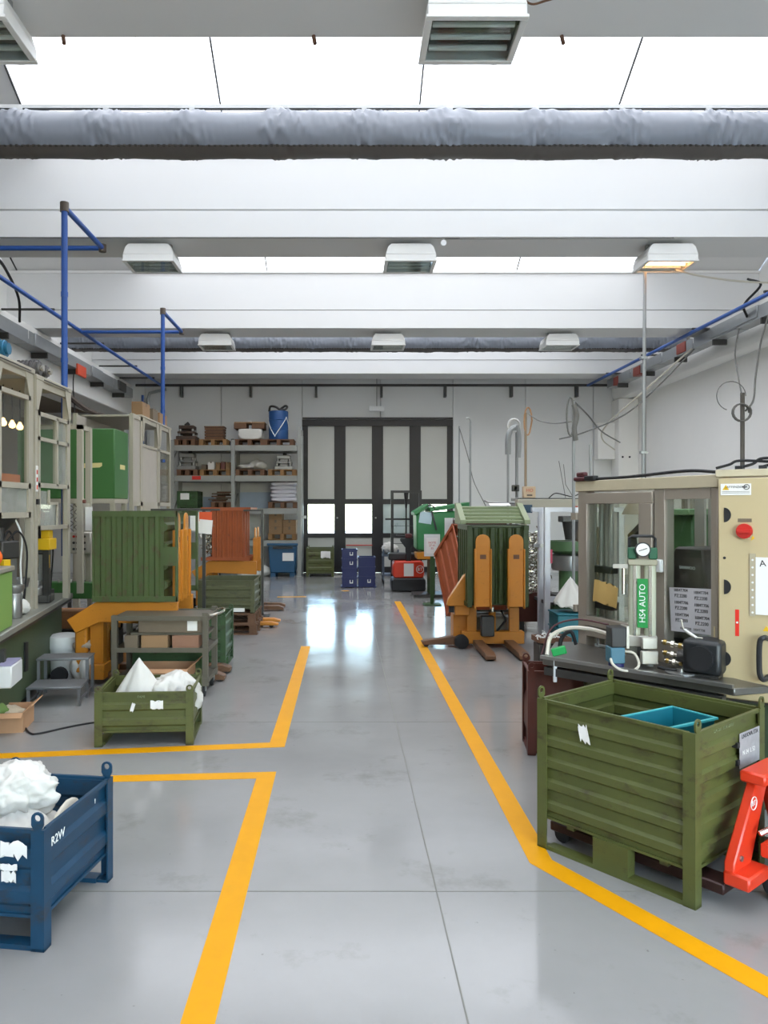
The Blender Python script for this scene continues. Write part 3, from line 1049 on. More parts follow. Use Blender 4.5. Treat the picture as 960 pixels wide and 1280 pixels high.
SACKS = 'white sacks lying in the bins'
s = lump('white_sack', BAGW, None, (.38, .44, .27), 1, .06, 1.5, 6, drape(1), loc=(-1.41, 3.28, .135), crease=.16)
tag(s, 'crumpled white sack heaped in the blue bin, nearest the camera', 'sack', SACKS)
s = lump('white_sack', BAGW, None, (.30, .24, .22), 4, .10, 1.6, 5, drape(2.2), loc=(-1.43, 3.34, .36), crease=.22)
tag(s, 'upper white sack with raised corner on the heap in the blue bin', 'sack', SACKS)
s = lump('liner_sheet', M('pale_liner', '#c9c4b4', .6, var=.05), None, (.055, .44, .32), 6, .03, 2, 3, None, loc=(-1.185, 3.25, .14))
tag(s, 'folded pale liner sheet along the inside edge of the blue bin', 'sheet')

# ---- small green bin, left middle
GS = pallet_bin('pallet_bin', 'low olive green bin with white bags peaking out, on the left', 'bin', (-1.46, 5.79, 0), math.radians(4.5), .69, .58, .375, GREEN, foot=.10, ribs=2, ear=.05, mid=False)
sheet('torn_label', PAPER, GS, (.09, -.2965, .295), (0, -1, 0), (0, 0, 1), .09, .05, label='torn white sticker', torn=.18)
sheet('torn_label', PAPER, GS, (-.08, -.2965, .28), (0, -1, 0), (.3, 0, 1), .025, .05, label='small torn white sticker', torn=.2)
text('stamped_lettering', 'FAMI', .025, GREENL, GS, (-.02, -.2965, .355), (PI / 2, 0, 0))
s = lump('white_bag', BAGW, None, (.46, .40, .56), 2, .04, 1.6, 5, peak(.12, 0, .95), loc=(-1.57, 5.76, .115), crease=.05)
tag(s, 'tall peaked white bag in the low green bin', 'sack', SACKS)
s = lump('white_bag', BAGW, None, (.36, .44, .33), 5, .05, 1.6, 5, drape(.6), loc=(-1.30, 5.86, .115), crease=.10)
tag(s, 'rounded white bag slumped over the right edge of the low green bin', 'sack', SACKS)

# ---- other bins further in
pallet_bin('pallet_bin', 'dark green steel bin standing beside the grey shelf trolley', 'bin', (-1.53, 8.44, 0), math.radians(1.5), .52, .70, .55, GREEN2, foot=.09, ribs=3, ear=.05)
b2 = pallet_bin('pallet_bin', 'dull olive bin on stacked pallets below the orange tilted bin', 'bin', (-1.60, 10.75, .292), 0, .76, .8, .43, M('dull_olive_paint', '#545638', .5, var=.2, wear='#38372a', wamt=.6), foot=.06, ribs=3, ear=.0, mid=False)
MB().box(-.1, .25, -.408, -.40, .02, .07).build('label_strip', PAPER, b2, 'pale label strip')
pallet_bin('pallet_bin', 'olive green bin with white label in front of the dark gate', 'bin', (-.62, 19.55, 0), 0, .68, .72, .70, GREEN, foot=.1, ribs=3, ear=.05)
sheet('torn_label', PAPER, bpy.data.objects[[o.name for o in COL.objects if o.name.startswith('pallet_bin')][-1]], (.14, -.368, .55), (0, -1, 0), (0, 0, 1), .24, .15, label='torn white label', torn=.15)


# ================================================================== PALLETS
def pallet(label, loc, rz=0, w=1.1, d=.8, mat=WOOD, group='wooden pallets', z=.13):
    t = thing('pallet', label, 'pallet', loc, rz, group)
    first = None
    for i in range(5):
        y = -d / 2 + .05 + (d - .1) * i / 4
        if first is None:
            first = MB().box(-w / 2, w / 2, -.05, .05, -.009, .009).build('deck_board', mat, t)
            o = first
        else:
            o = dupe(first, t)
        o.location = (0, y, z - .009)
    blk = None
    for i in (-1, 0, 1):
        for j in (-1, 0, 1):
            if blk is None:
                blk = MB().box(-.05, .05, -.05, .05, 0, z - .036).build('block', mat, t)
                o = blk
            else:
                o = dupe(blk, t)
            o.location = (i * (w / 2 - .06), j * (d / 2 - .05), .018)
        o = dupe(first, t, (0, i * (d / 2 - .05), .009))
        o.name = 'bottom_board'
    return t


pallet('lower pallet of the pair under the dull olive bin', (-1.58, 10.75, 0), 0, .8, .8, WOODD, z=.146)
pallet('upper pallet of the pair under the dull olive bin', (-1.60, 10.75, .146), 0, .8, .8, WOODD, z=.146)


# ================================================================== CONTENTS
def scrap(name, label, parent, c, s, n, seed, mat=CHROME, size=.05):
    """uncountable small bent metal parts, one heap"""
    r = random.Random(seed)
    m = MB()
    for i in range(n):
        p = Vector((c[0] + r.uniform(-.5, .5) * s[0], c[1] + r.uniform(-.5, .5) * s[1], c[2] + r.uniform(-.5, .5) * s[2]))
        a = Matrix.Rotation(r.uniform(0, 6.3), 3, 'X') @ Matrix.Rotation(r.uniform(0, 6.3), 3, 'Z')
        L = size * r.uniform(.6, 1.5)
        q = [p, p + a @ Vector((L, 0, 0)), p + a @ Vector((L * 1.4, L * .6, 0)), p + a @ Vector((L * 1.3, L * 1.2, L * .3))]
        m.tube(q, size * .16, 4)
    o = m.build(name, mat, parent, kind='stuff')
    if label and parent is None:
        tag(o, label, 'metal parts')
    return o


# ================================================================== TILTING LIFTERS
def tilter(label, loc, rz, hc, fork=.85, mat=ORANGE, bw=.34, arms=True, cat='lifter'):
    """forks stand upright facing local -y, arms run back under the load to the mast; two floor legs reach forward"""
    t = thing('tilting_lifter', label, cat, loc, rz, None)
    my = .70 if arms else .40
    for s in (-1, 1):
        x = s * .195
        # fork blade: U channel with a rounded tip
        pts = [(x - .085, hc), (x + .085, hc), (x + .085, hc + fork - .08)] + [(x + .085 * math.cos(a), hc + fork - .08 + .08 * math.sin(a)) for a in [PI * i / 8 for i in range(1, 8)]] + [(x - .085, hc + fork - .08)]
        m = MB()
        m.prism(pts, 'y', -.02, .0)
        m.box(x - .10, x - .085, -.045, .02, hc - .02, hc + fork - .17).box(x + .085, x + .10, -.045, .02, hc - .02, hc + fork - .17)
        fk = m.build('fork', mat, t, bevel=.004)
        MB().box(x - .035, x + .035, -.0235, -.019, hc + fork * .66, hc + fork * .72).build('scuff_slot', WOODD, fk)
    # carriage: side plates under the load, bending down to the mast
    if arms:
        for s in (-1, 1):
            x = s * (bw + .02)
            poly = [(-.05, hc - .22), (-.05, hc + .0), (.50, hc + .0), (.74, hc + .0), (1.02, hc - .17), (.93, hc - .30), (.70, hc - .19), (.50, hc - .20)]
            MB().prism([(y, z) for y, z in poly], 'x', x - .03, x + .03).build('carriage_arm', mat, t, bevel=.006)
        MB().box(-bw, bw, .15, .32, hc - .2, hc - .05).build('cross_tie', mat, t)
    MB().cyl((-bw, .55, hc - .14), (bw, .55, hc - .14), .03, n=10).build('pivot_shaft', STEEL, t)
    # mast
    for s in (-1, 1):
        m = MB()
        m.box(s * .26 - .045, s * .26 + .045, my, my + .12, .06, hc - .04)
        m.box(s * .26 - .06, s * .26 + .06, my - .015, my, .06, hc - .06)
        m.build('mast_rail', mat, t, bevel=.004)
    MB().cyl((0, my + .04, .14), (0, my + .04, hc - .12), .045, n=12).build('lift_cylinder', mat, t)
    MB().cyl((0, my + .04, hc - .25), (0, my + .04, hc - .06), .026, n=10).build('piston_rod', CHROME, t)
    MB().box(-.38, .38, my - .04, my + .10, .05, .20).build('base_frame', mat, t, bevel=.008)
    MB().box(-.18 if not arms else -.34, .22 if not arms else .34, my + .14, my + .26 if arms else my + .5, .10, min(.56, hc - .2)).build('power_unit', ORANGE if arms else M('lifter_cover', '#8f8a7c', .5), t, bevel=.02)
    MB().box(-.16, .0, my - .12, my - .03, .15, .5 if hc > .55 else .4).build('hydraulic_pump', DSTEEL, t, bevel=.01)
    MB().tube(smooth_path([(.05, my, .2), (.12, my - .04, .3), (.14, my - .06, hc - .2), (.1, my, hc - .1)]), .012, 6).build('hose', RUBBER, t)
    for s in (-1, 1):
        x = s * .19
        lg = MB().prism([(-.48, .02), (-.48, .06), (-.40, .09), (my + .02, .10), (my + .02, .03)], 'x', x - .06, x + .06).build('floor_leg', M('worn_leg', '#6b4a30', .5, var=.25, wear='#3d3128', wamt=.6), t, bevel=.006)
        MB().cyl((x - .045, -.42, .04), (x + .045, -.42, .04), .038, n=12).build('roller', BLACKP, lg)
    for s in (-1, 1):
        MB().cyl((s * .3 - .03, my + .42, .08), (s * .3 + .03, my + .42, .08), .078, n=16).build('wheel', RUBBER, t)
    return t


# ---- right lifter holding a tipped green bin, underside to the camera
LR = tilter('amber lifter holding the tipped green bin on the right of the aisle', (1.815, 9.02, 0), 0, .55, arms=False)
bn = pallet_bin('pallet_bin', 'dark green bin tipped on its side on the right amber lifter', 'bin', (1.81, 9.06, 1.02), 0, .72, .96, .78, M('shade_darkened_green', '#36451f', .5, var=.25, wear='#272d1a', wamt=.6), foot=.10, ribs=4, ear=.0, base_ridges=6, mid=False, rot=(-PI / 2, 0, 0), runners='y')  # green darkened to carry the shade of the backlit underside
# pale ribbed lip bin resting on top
lp = thing('hopper_lid', 'pale green ribbed hopper cover on top of the tipped bin, right of the aisle', 'cover', (1.825, 9.45, 1.514))
for i in range(5):
    z = .01 + .042 * i
    MB().prism([(-.10 + .075 * i / 1, z), (-.105 + .075 * i, z + .03), (-.02 + .075 * i, z + .04), (-.02 + .075 * i, z)], 'x', -.35, .35).build('rib', GREENL, lp)
for s in (-1, 1):
    MB().prism([(-.14, .0), (-.14, .05), (.28, .26), (.34, .26), (.34, .0)], 'x', s * .39 - .035, s * .39 + .035).build('corner_bracket', GREENL, lp, bevel=.004)
sheet('paper_sheet', PAPER, lp, (.12, .20, .24), (0, -.3, 1), (0, 1, .3), .26, .1)

# ---- orange bin tipped left beside it
zz = Vector((.275, -.72, .64)).normalized()
yy = Vector((-.09, .66, .75))
yy = (yy - zz * yy.dot(zz)).normalized()
xx = yy.cross(zz)
eu = Matrix((xx, yy, zz)).transposed().to_euler()
cc = Vector((1.546, 11.09, 1.476)) + xx * .40 - yy * .55 - zz * .72
ob = pallet_bin('pallet_bin', 'orange bin tipped forward with shiny metal parts heaped inside', 'bin', tuple(cc), 0, .80, 1.10, .72, M('faded_orange_paint', '#a3532f', .55, var=.12, wear='#6f3a28', wamt=.4), foot=.06, ribs=3, ear=0, rot=tuple(eu), mid=False)
scrap('shiny_parts', None, ob, (.0, .0, .50), (.66, .92, .34), 700, 5, size=.05)
t = thing('tilting_lifter', 'amber wedge shaped lifter arm under the tipped orange bin', 'lifter', (1.24, 9.42, 0))
MB().prism([(.0, .52), (.02, .60), (.27, .98), (.31, .98), (.31, .52)], 'y', -.10, .02).build('wedge_arm', ORANGE, t, bevel=.008)
MB().box(.10, .28, .06, .30, .10, .52).box(.10, .28, -.06, .06, .40, .52).build('column', ORANGE, t, bevel=.006)
MB().prism([(-.28, .03), (-.30, .07), (.05, .13), (.28, .13), (.28, .03)], 'y', .0, .12).build('floor_leg', M('worn_leg', '#6b4a30'), t, bevel=.006)
MB().cyl((.18, -.12, .085), (.18, -.04, .085), .085, n=16).build('wheel', RUBBER, t)
MB().cyl((-.24, .01, .04), (-.24, .11, .04), .035, n=12).build('roller', RUBBER, t)
MB().box(.35, .75, 1.45, 1.75, .0, .17).box(.45, .65, .30, 1.45, .02, .12).build('rear_frame', ORANGE, t, bevel=.006)
MB().box(.03, .09, -.08, -.02, .44, .519).build('stop_block', RUBBER, t)
mb = pallet_bin('pallet_bin', 'dark maroon bin behind the tipped orange bin', 'bin', (2.27, 12.75, 1.08), 0, .85, .7, .42, MAROON, foot=.04, ribs=1, ear=.04, mid=False)
scrap('shiny_parts', 'heap of shiny metal parts beside the tipped green bin, behind the white machine frame', None, (2.62, 10.7, .95), (.30, .2, .85), 420, 9, size=.05)
t = thing('parts_stand', 'dark steel stand carrying the maroon bin behind the tipped orange bin', 'stand', (2.27, 12.75, 0))
MB().box(-.4, .4, -.32, .32, 1.03, 1.078).build('stand_top', DSTEEL, t)
for sx in (-1, 1):
    for sy in (-1, 1):
        MB().box(sx * .36 - .025, sx * .36 + .025, sy * .28 - .025, sy * .28 + .025, 0, 1.03).build('leg', DSTEEL, t)
t = thing('scrap_hopper', 'dark steel hopper holding the heap of shiny parts behind the tipped green bin', 'hopper', (2.62, 10.72, 0))
MB().prism([(-.22, .15), (.22, .15), (.26, .55), (-.26, .55)], 'y', -.18, .18).build('hopper_body', MAROON, t, bevel=.008)
for sx in (-1, 1):
    MB().box(sx * .18 - .03, sx * .18 + .03, -.15, .15, 0, .15).build('leg', DSTEEL, t)

# ---- left lifter holding a tipped green bin, seen from the side
LL = tilter('amber lifter seen from the side holding the tipped rusty green bin on the left', (-1.66, 7.78, 0), PI / 2, .80, fork=.86)
pallet_bin('pallet_bin', 'rusty green ribbed bin lying on its side on the left lifter', 'bin', (-1.60, 7.86, 1.245), 0, .86, 1.06, .80, GREENR, foot=.13, ribs=6, ear=0, base_ridges=4, mid=True, rot=(0, -PI / 2, 0), runners='x')
# ---- far left lifter with the orange bin
tilter('amber lifter behind, carrying the orange bin below the rack', (-1.50, 13.0, 0), PI / 2, .84, fork=.55)
ob2 = pallet_bin('pallet_bin', 'orange red bin lying on its side on the further left lifter', 'bin', (-1.53, 12.95, 1.29), 0, .86, .9, .80, ORANGER, foot=.14, ribs=5, ear=0, mid=True, rot=(0, -PI / 2, 0), low={'front': .62}, base_ridges=0)
scrap('shiny_parts', None, ob2, (-.05, -.25, .66), (.55, .3, .22), 300, 12, size=.05)
t = thing('document_stand', 'dark steel frame with orange and white papers beside the left lifter', 'stand', (-1.88, 9.9, 0))
for px, top in ((255, 1.69),):
    MB().box(PX(255, 9.9) + 1.88 - .02, PX(255, 9.9) + 1.88 + .02, -.02, .02, .0, 1.69).build('post', DSTEEL, t)
MB().box(-.62, .27, -.012, .012, 1.675, 1.70).build('top_bar', DSTEEL, t)
MB().box(-.06, .26, -.15, .15, 0, .02).build('foot_plate', DSTEEL, t)
sheet('paper_sheet', PAPER, t, (-.03, -.016, 1.54), (0, -1, 0), (0, 0, 1), .16, .24, bow=.01)
sheet('paper_sheet', M('orange_paper', '#d8562b', .7), t, (.07, -.02, 1.60), (0, -1, 0), (0, 0, 1), .20, .12, bow=.006, label='orange sheet')
sheet('paper_sheet', PAPER, t, (.09, -.024, 1.47), (0, -1, 0), (.1, 0, 1), .17, .18, bow=.012)
t = thing('steel_post', 'slim dark post standing right of the orange bin before the rack', 'post', (PX(328, 12.2), 12.2, 0))
MB().box(-.02, .02, -.02, .02, 0, 1.69).build('post_tube', DSTEEL, t)
MB().box(-.3, .02, -.015, .015, 1.66, 1.69).build('top_arm', DSTEEL, t)
MB().box(-.12, .12, -.12, .12, 0, .012).build('foot_plate', DSTEEL, t)


# ================================================================== HAND PALLET TRUCKS
a_ = math.radians(39.4)
t = thing('pallet_truck', 'bright red hand pallet truck at the right edge beside the large green bin', 'pallet truck', (1.492 + .47 * math.sin(a_) + .10 * math.cos(a_), 3.778 - .47 * math.cos(a_) + .10 * math.sin(a_), 0), a_)
for s in (-1, 1):
    lg = MB().prism([(s * .33, .12), (s * .33, .20), (s * .09, .52), (s * -.01, .52), (s * -.01, .50), (s * .19, .12)], 'y', -.045, .0).build('slanted_plate', REDP, t, bevel=.006)
    if s < 0:
        m = MB()
        ring = [(-.145 + .028 * math.cos(2 * PI * i / 20), -.0465, .415 + .028 * math.sin(2 * PI * i / 20)) for i in range(20)]
        m.tube(ring, .0022, 5, closed=True)
        m.build('emblem_ring', INKW, lg, 'pale round emblem')
        text('emblem_lettering', 'BT', .032, INKW, lg, (-.145, -.0465, .415), (PI / 2, 0, 0))
        text('small_lettering', 'L 4203', .018, INKW, lg, (-.25, -.0465, .15), (PI / 2, 0, 0))
        MB().cyl((-.27, -.045, .21), (-.27, -.052, .21), .012, n=10).build('bolt_head', STEEL, lg)
MB().box(-.16, .12, -.10, .01, .50, .55).build('head_cap', REDP, t, bevel=.008)
for x0, x1 in ((-.34, -.14), (.14, .34)):
    MB().box(x0, x1, -.11, -.0, .105, .165).build('heel_block', REDP, t, bevel=.008)
MB().box(-.19, .30, -.17, -.09, .21, .27).build('cross_beam', REDP, t, bevel=.006)
MB().cyl((-.17, -.08, .30), (-.05, -.16, .36), .012, n=8).build('pump_rod', CHROME, t)
MB().cyl((0, -.13, .16), (0, -.13, .48), .05, n=14).build('pump_body', REDP, t)
for x in (-.10, .10):
    w_ = MB().cyl((x - .03, -.15, .082), (x + .03, -.15, .082), .08, n=24).build('steer_wheel', RUBBER, t, bevel=.008)
    MB().cyl((x - .034, -.15, .082), (x + .034, -.15, .082), .035, n=12).build('wheel_hub', STEEL, w_)
MB().bar((0, -.17, .42), (0, -.42, 1.12), .035).build('tiller', REDP, t)
MB().tube([(-.1, -.42, 1.12), (-.13, -.45, 1.2), (-.08, -.48, 1.28), (.08, -.48, 1.28), (.13, -.45, 1.2), (.1, -.42, 1.12), ], .014, 8, closed=True).build('tiller_grip', BLACKP, t)
for x in (-.27, .27):
    fk = MB().box(x - .06, x + .06, .0, .88, .05, .098).build('fork', M('worn_dark_fork', '#3a2420', .5, .3, var=.3), t, bevel=.006)
    MB().cyl((x - .045, .82, .042), (x + .045, .82, .042), .042, n=16).build('load_roller', RUBBER, fk)

# ---- red electric stacker by the gate
t = thing('electric_stacker', 'red electric stacker with black mast parked before the gate', 'stacker', (PX(510, 15.9), 15.9, 0))
MB().prism([(-.33, 0), (-.35, .05), (-.35, .22), (-.31, .27), (.31, .27), (.35, .22), (.35, .05), (.33, 0)], 'y', -.22, .42, Matrix.Translation((0, 0, .01))).build('lower_skirt', BLACKP, t, bevel=.02)
MB().prism([(-.29, .28), (-.32, .34), (-.31, .58), (-.27, .63), (.27, .63), (.31, .58), (.32, .34), (.29, .28)], 'y', -.18, .38).build('motor_cover', REDP, t, bevel=.025, seg=2)
sheet('white_panel', PAPER, t, (0, -.184, .45), (0, -1, 0), (0, 0, 1), .20, .26)
m = MB()
m.tube([(.23 + .075 * math.cos(2 * PI * i / 20), -.184, .46 + .075 * math.sin(2 * PI * i / 20)) for i in range(20)], .006, 5, closed=True)
m.build('emblem_ring', INKW, t, 'white round emblem')
text('emblem_lettering', 'BT', .09, INKW, t, (.23, -.185, .46), (PI / 2, 0, 0))
MB().box(-.40, .40, .0, .34, .635, .78).build('battery_box', BLACKP, t, bevel=.02)
MB().prism([(-.05, .62), (-.06, .9), (-.18, 1.06), (-.16, 1.10), (.16, 1.10), (.18, 1.06), (.06, .9), (.05, .62)], 'y', -.14, -.06).build('tiller', BLACKP, t, bevel=.012)
MB().box(-.07, .07, -.15, -.05, 1.10, 1.19).build('tiller_head', M('stacker_head', '#5a2a2c', .5), t, bevel=.015)
for s in (-1, 1):
    MB().tube([(s * .06, -.10, 1.14), (s * .25, -.10, 1.15)], .016, 6).build('tiller_grip', BLACKP, t)
    mr = MB().box(s * .30 - .03, s * .30 + .03, .44, .52, .06, 2.08).build('mast_rail', BLACKF, t)
MB().box(-.33, .33, .45, .51, 2.04, 2.09).box(-.45, .45, .43, .47, 1.46, 1.50).build('mast_crosshead', BLACKF, t)
MB().cyl((0, .48, .3), (0, .48, 2.05), .018, n=8).build('lift_ram', DSTEEL, t)
MB().cyl((0, .48, 1.72), (0, .48, 2.04), .02, .05, n=10).build('chain_anchor', BLACKF, t)
for z in (.95, 1.15, 1.33):
    MB().box(-.27, .27, .50, .51, z, z + .012).build('guard_bar', DSTEEL, t)
for x in (-.2, .2):
    MB().box(x - .07, x + .07, .53, 1.5, .05, .10).build('fork', BLACKF, t)
for s in (-1, 1):
    MB().cyl((s * .25 - .04, .46, .05), (s * .25 + .04, .46, .05), .05, n=14).build('wheel', RUBBER, t)

# ---- pallet truck under the pallets on the left: amber fork tips reach into the aisle
t = thing('pallet_truck', 'amber pallet truck with fork tips reaching into the aisle under the olive bin', 'pallet truck', (-1.55, 10.95, 0))
for y in (-.16, .2):
    fk = MB().prism([(-.45, .035), (-.45, .085), (.50, .085), (.60, .06), (.60, .035)], 'y', y - .06 + .22, y + .06 + .22).build('fork', ORANGE, t, bevel=.008)
    MB().cyl((.50, y - .05 + .22, .032), (.50, y + .05 + .22, .032), .03, n=10).build('roller', RUBBER, fk)
MB().box(-.62, -.45, -.05, .55, .035, .25).build('fork_frame', ORANGE, t, bevel=.01)

# ================================================================== NAVY CRATES BY THE GATE
def crate(label, x, y, z, w=.36, d=.5, h=.27, marks=()):
    t = thing('plastic_crate', label, 'crate', (x, y, z), 0, 'navy crates stacked before the gate')
    m = MB()
    q = .012
    m.box(-w / 2, w / 2, -d / 2, d / 2, 0, .01)
    m.box(-w / 2, w / 2, -d / 2, -d / 2 + q, .01, h - .02).box(-w / 2, w / 2, d / 2 - q, d / 2, .01, h - .02)
    m.box(-w / 2, -w / 2 + q, -d / 2 + q, d / 2 - q, .01, h - .02).box(w / 2 - q, w / 2, -d / 2 + q, d / 2 - q, .01, h - .02)
    m.build('crate_body', NAVY, t)
    m = MB()
    e = .012
    m.box(-w / 2 - e, w / 2 + e, -d / 2 - e, -d / 2 + q, h - .035, h).box(-w / 2 - e, w / 2 + e, d / 2 - q, d / 2 + e, h - .035, h)
    m.box(-w / 2 - e, -w / 2 + q, -d / 2 + q, d / 2 - q, h - .035, h).box(w / 2 - q, w / 2 + e, -d / 2 + q, d / 2 - q, h - .035, h)
    m.build('rim', NAVY, t)
    for k in marks:
        m = MB()
        m.box(k - .035, k - .02, -d / 2 - .004, -d / 2 - .001, h * .45, h * .72).box(k + .02, k + .035, -d / 2 - .004, -d / 2 - .001, h * .45, h * .72)
        m.box(k - .035, k + .035, -d / 2 - .004, -d / 2 - .001, h * .38, h * .47)
        m.build('handle_mark', INKW, t, 'pale handle cutout')
    return t


Yc = 16.75
xs_ = PX(438, 16.5)
names = ['bottom crate of the taller navy stack before the gate', 'second crate up of the taller navy stack before the gate', 'third crate up of the taller navy stack before the gate', 'topmost crate of the taller navy stack before the gate']
for i in range(4):
    crate(names[i], xs_ - .02, Yc, .02 + .20 * i, .32, .5, .205, (.04,) if i != 1 else ())
names = ['lowest crate of the shorter navy stack beside the red stacker', 'middle crate of the shorter navy stack beside the red stacker', 'top crate of the shorter navy stack beside the red stacker']
for i in range(3):
    crate(names[i], xs_ + .355, Yc + .1, .02 + .21 * i, .36, .5, .215, (.05,) if i == 0 else ())
t = thing('crate_dolly', 'low navy dolly under the two navy crate stacks', 'dolly', (xs_ + .16, Yc + .05, 0))
MB().box(-.36, .4, -.22, .22, .009, .019).build('dolly_deck', NAVY, t)
for x in (-.3, -.05, .05, .35):
    MB().box(x - .03, x + .03, -.25, .25, 0, .009).build('runner', NAVY, t)

# small cart between the gate and the stacker
t = thing('tool_cart', 'grey blue cart with white packets left of the red stacker', 'cart', (PX(487, 17.6), 17.6, 0))
for z in (.18, .62):
    MB().box(-.17, .2, -.25, .25, z, z + .04).build('shelf', M('grey_blue_paint', '#56606e', .5), t)
for sx in (-.15, .18):
    for sy in (-.22, .22):
        MB().box(sx - .018, sx + .018, sy - .018, sy + .018, .08, .78).build('upright', M('grey_blue_paint', '#56606e'), t)
        MB().cyl((sx - .015, sy, .04), (sx + .015, sy, .04), .04, n=12).build('castor', RUBBER, t)
s = lump('white_packet', BAGW, None, (.34, .36, .26), 8, .12, 1.8, 4, drape(1.4), loc=(PX(487, 17.6), 17.6, .662), crease=.15)
tag(s, 'white packets heaped on the grey blue cart by the gate', 'sack')

# green tipping container behind the stacker
t = thing('wheeled_container', 'green plastic container tipped forward on a stand right of the stacker', 'container', (PX(545, 14.6), 14.6, 0), 0, None)
x0, x1 = PX(519, 14.6) - PX(545, 14.6), PX(580, 14.6) - PX(545, 14.6)
G = M('green_plastic', '#2f7a45', .45, var=.06)
MB().prism([(x0 + .02, 1.62), (x0 + .03, .92), (x0 + .30, .86), (x1 - .25, 1.05), (x1 - .12, 1.66)], 'y', 0, .7).build('container_body', G, t, bevel=.03)
m = MB()
m.prism([(x0 - .01, 1.57), (x0 - .02, 1.64), (x0 + .24, 1.80), (x0 + .26, 1.72)], 'y', -.03, .73)
m.prism([(x0 + .26, 1.64), (x0 + .28, 1.72), (x1 + .12, 1.83), (x1 + .12, 1.75)], 'y', -.03, .73)
m.build('container_lid', G, t, bevel=.012)
MB().tube(arc((x0 + .28, -.02, 1.68), .09, 0, PI, 8), .014, 6).build('lid_strap', BLACKP, t)
sheet('paper_sheet', M('pale_blue_paper', '#b9cfd6', .7), t, (x0 + .20, -.004, 1.53), (0, -1, 0), (.15, 0, 1), .24, .22, label='pale blue label')
MB().bar((x0 + .31, -.02, 1.66), (x0 + .40, -.02, 1.30), .05, .03).build('latch_bar', BLACKP, t)
MB().prism([(x0 + .02, .86), (x0 + .04, .74), (x0 + .32, .74), (x0 + .42, .88), (x0 + .25, .90)], 'y', -.02, .5).build('cradle', ORANGE, t, bevel=.01)
for x in (x0 + .34, x1 - .22):
    MB().box(x - .05, x + .05, .1, .6, .06, .75).build('stand_leg', GREEN2, t)
MB().box(x0 - .02, x1 - .12, .05, .65, 0, .06).build('stand_base', DSTEEL, t)
t = thing('grey_board', 'plain pale panel leaning behind the tipped orange bin', 'panel', (PX(569, 13.4), 13.4, 0))
MB().box(-.18, .28, 0, .04, .02, 1.54).build('panel_sheet', WPLAS, t)
MB().box(-.18, .28, -.05, .09, 0, .02).build('panel_foot', DSTEEL, t)
sheet('notice', PAPER, t, (-.10, -.002, 1.0), (0, -1, 0), (0, 0, 1), .14, .3)
sheet('notice', PAPER, thing('notice_board', 'white notice board with red marks behind the tipped orange bin', 'board', (PX(540, 13.6), 13.6, 0)), (0, -.022, 1.05), (0, -1, 0), (0, 0, 1), .20, .28)
nb_ = bpy.data.objects['notice_board']
MB().box(-.14, .14, -.02, .0, .86, 1.25).build('board', WPLAS, nb_)
MB().box(-.03, .03, -.02, .02, 0, .86).build('post', GREEN2, nb_)
MB().box(-.15, .15, -.15, .15, 0, .02).build('foot', GREEN2, nb_)
text('notice_lettering', 'NOTE\n27 41\n35', .05, INKR, nb_, (0, -.025, 1.05), (PI / 2, 0, 0))

# ================================================================== STORAGE RACK AND ITS LOAD
RY = 19.15
rx = [PX(215, RY), PX(291, RY), PX(374, RY)]
rack = thing('storage_rack', 'tall grey pallet rack against the back wall left of the gate', 'rack', (0, RY, 0))
for x in rx:
    for y in (.04, .96):
        up = MB().box(x - .045, x + .045, y - .035, y + .035, 0, 3.42 if x != rx[2] else 3.75).build('upright', RACK, rack)
        MB().box(x - .07, x + .07, y - .06, y + .06, 0, .012).build('foot_plate', RACK, up)
    for k in range(5):
        z = .3 + .65 * k
        MB().bar((x, .06, z), (x, .94, z + .5), .03, .02).build('brace', RACK, rack)
LV = [PZ(555, RY) - .07, PZ(593, RY) - .07, PZ(634, RY) - .07, PZ(674, RY) - .07]
for li, z in enumerate(LV):
    for b in range(2):
        if li == 3 and b == 0:
            continue
        xa, xb = rx[b] + .05, rx[b + 1] - .05
        for y in (.04, .96):
            MB().box(xa, xb, y - .03, y + .03, z - .10, z + .04).build('shelf_beam', RACK, rack)
        MB().box(xa, xb, .07, .93, z + .0, z + .035).build('shelf_deck', M('deck_board', '#8f8878', .8), rack)
MB().box(rx[0] + .5, rx[0] + .72, .0, .0095, LV[1] - .06, LV[1] + .03).build('load_label', REDS, rack, 'red load label')
SH = [z + .042 for z in LV]


def RX(px):
    return PX(px, RY)


RACKP = 'pallets on the storage rack'


def rp(p0, p1, lev, label, d=.75, mat=WOOD):
    w_ = RX(p1) - RX(p0)
    pallet(label, ((RX(p0) + RX(p1)) / 2, RY + .5, SH[lev]), 0, w_, d, mat, RACKP, z=.16)
    return (RX(p0) + RX(p1)) / 2, RY + .5, SH[lev] + .162


def die(label, c, w_, d, h, mat, seed=0, layers=3, cat='tool die'):
    """a machine tool set: stacked plates with guide posts and bits"""
    r = random.Random(seed)
    t = thing('machine_die', label, cat, c)
    z = 0
    for i in range(layers):
        hh = h * (.20 if i % 2 == 0 else .12)
        k = 1 - .12 * i
        MB().box(-w_ / 2 * k, w_ / 2 * k, -d / 2 * k, d / 2 * k, z, z + hh).build('plate', mat, t, bevel=.012)
        z += hh
        if i < layers - 1:
            for sx in (-1, 1):
                for sy in (-1, 1):
                    MB().cyl((sx * w_ * .36 * k, sy * d * .36 * k, z), (sx * w_ * .36 * k, sy * d * .36 * k, z + h * .14), .035, n=10).build('guide_post', STEEL, t)
            MB().box(-w_ * .2, w_ * .2, -d * .2, d * .2, z, z + h * .14).build('core_block', mat, t)
            z += h * .14
    MB().cyl((r.uniform(-.08, .08), 0, z), (r.uniform(-.05, .05), 0, z + h * .16), .05, n=12).build('lifting_stud', DSTEEL, t)
    return t


